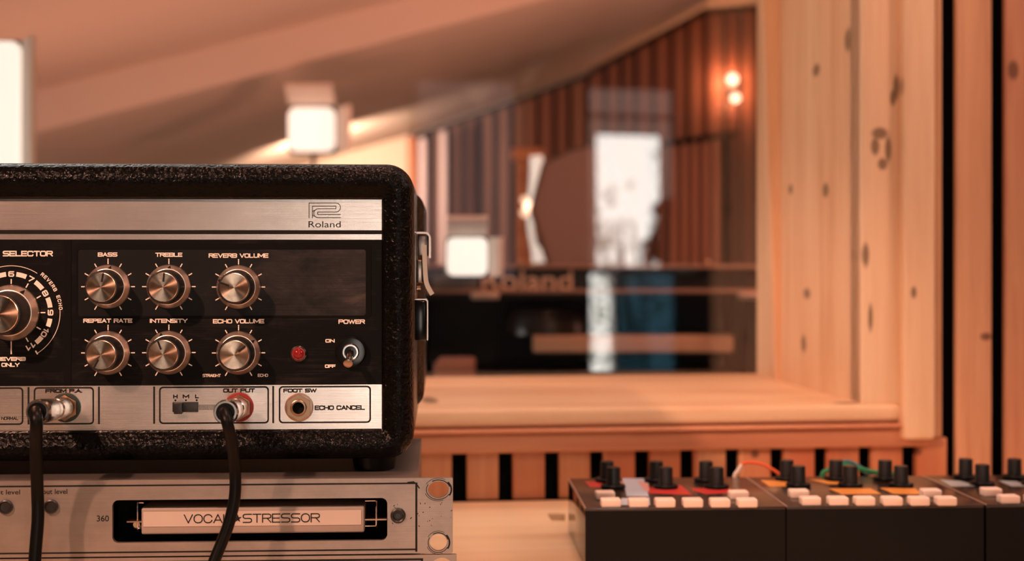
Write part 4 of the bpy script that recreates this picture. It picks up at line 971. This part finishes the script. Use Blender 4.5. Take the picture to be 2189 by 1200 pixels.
q = MB(); a, b, c, d = P(1418,303,YX), P(1572,280,YX), P(1572,292,YX), P(1418,314,YX); q.prism([(v.x-sx0, v.z) for v in (a, b, c, d)], -.02, .035); q.build('top_rail', M['void'], scn, smooth=False)
q = MB(); a, b = P(1550,292,YX), P(1565,0,YX); q.box(a.x-sx0, b.x-sx0, -.01, .035, 0, a.z); q.build('end_post', M['void'], scn, smooth=False)
# floor lamp behind the baffle
YL = 3.3
lx = P(1146, 440, YL); fl = tag(empty('floor_lamp', (lx.x, YL, 0)), 'floor lamp with a tall curved white shade and small bright bulbs, left of the baffle', 'floor lamp')
sh_m = mat('lit white shade', (.85,.85,.80), .6, Emission_Color=(.86,.92,.84,1), Emission_Strength=.55)
pts = [P(1146,334,YL), P(1148,360,YL), P(1146,400,YL), P(1138,440,YL), P(1134,480,YL), P(1140,520,YL), P(1150,545,YL), P(1152,562,YL)]
wd_ = [13, 15, 15, 11, 6, 6, 13, 14]
q = MB(); vs = []
sp_ = smooth_path([Vector((p_.x-lx.x, 0, p_.z)) for p_ in pts], 4); m_ = len(sp_)-1
q.tube(sp_, .01, 16, rfun=lambda t: (lambda f, i: (wd_[i]*(1-f)+wd_[min(i+1, 7)]*f)/F*YL)(t*7-int(min(t*7, 6.999)), int(min(t*7, 6.999)))); q.build('shade', sh_m, fl)
for a, b, r, e in ((1131,442,11,0),(1122,428,9,1),(1122,455,10,1)):
    c = P(a, b, YL-.05); q = MB(); rr = r/F*YL; q.lathe([(.0001, -rr), (rr*.7, -rr*.7), (rr, 0), (rr*.7, rr*.7), (.0001, rr)], (c.x-lx.x, -.05, c.z), 16, 'z'); q.build('bulb', bulb if e == 0 else mat('soft bulb', (.9,.7,.55), .4, Emission_Color=(1,.66,.45,1), Emission_Strength=1.2), fl)
q = MB(); q.tube([(0, .02, .01), (0, .02, P(0,570,YL).z)], .01, 12); q.lathe([(.12, 0), (.12, .012), (.0001, .02)], (0, .02, 0), 28, 'z'); q.build('stand', M['black'], fl)
q = MB(); a = P(1093,318,3.9); b = P(1162,342,3.9); q.box(a.x, b.x, 3.88, 3.94, b.z, a.z, .006); q.box(a.x+.02, a.x+.035, 3.9, 3.92, 0, b.z); q.box(b.x-.045, b.x-.02, 3.9, 3.92, 0, b.z)
o = q.build('music_stand', wood('stand wood', (.65,.30,.14), (.55,.24,.11), (.4,.15,.07), 'x')); tag(o, 'warm wooden crossbar rack above the floor lamp shade', 'rack')
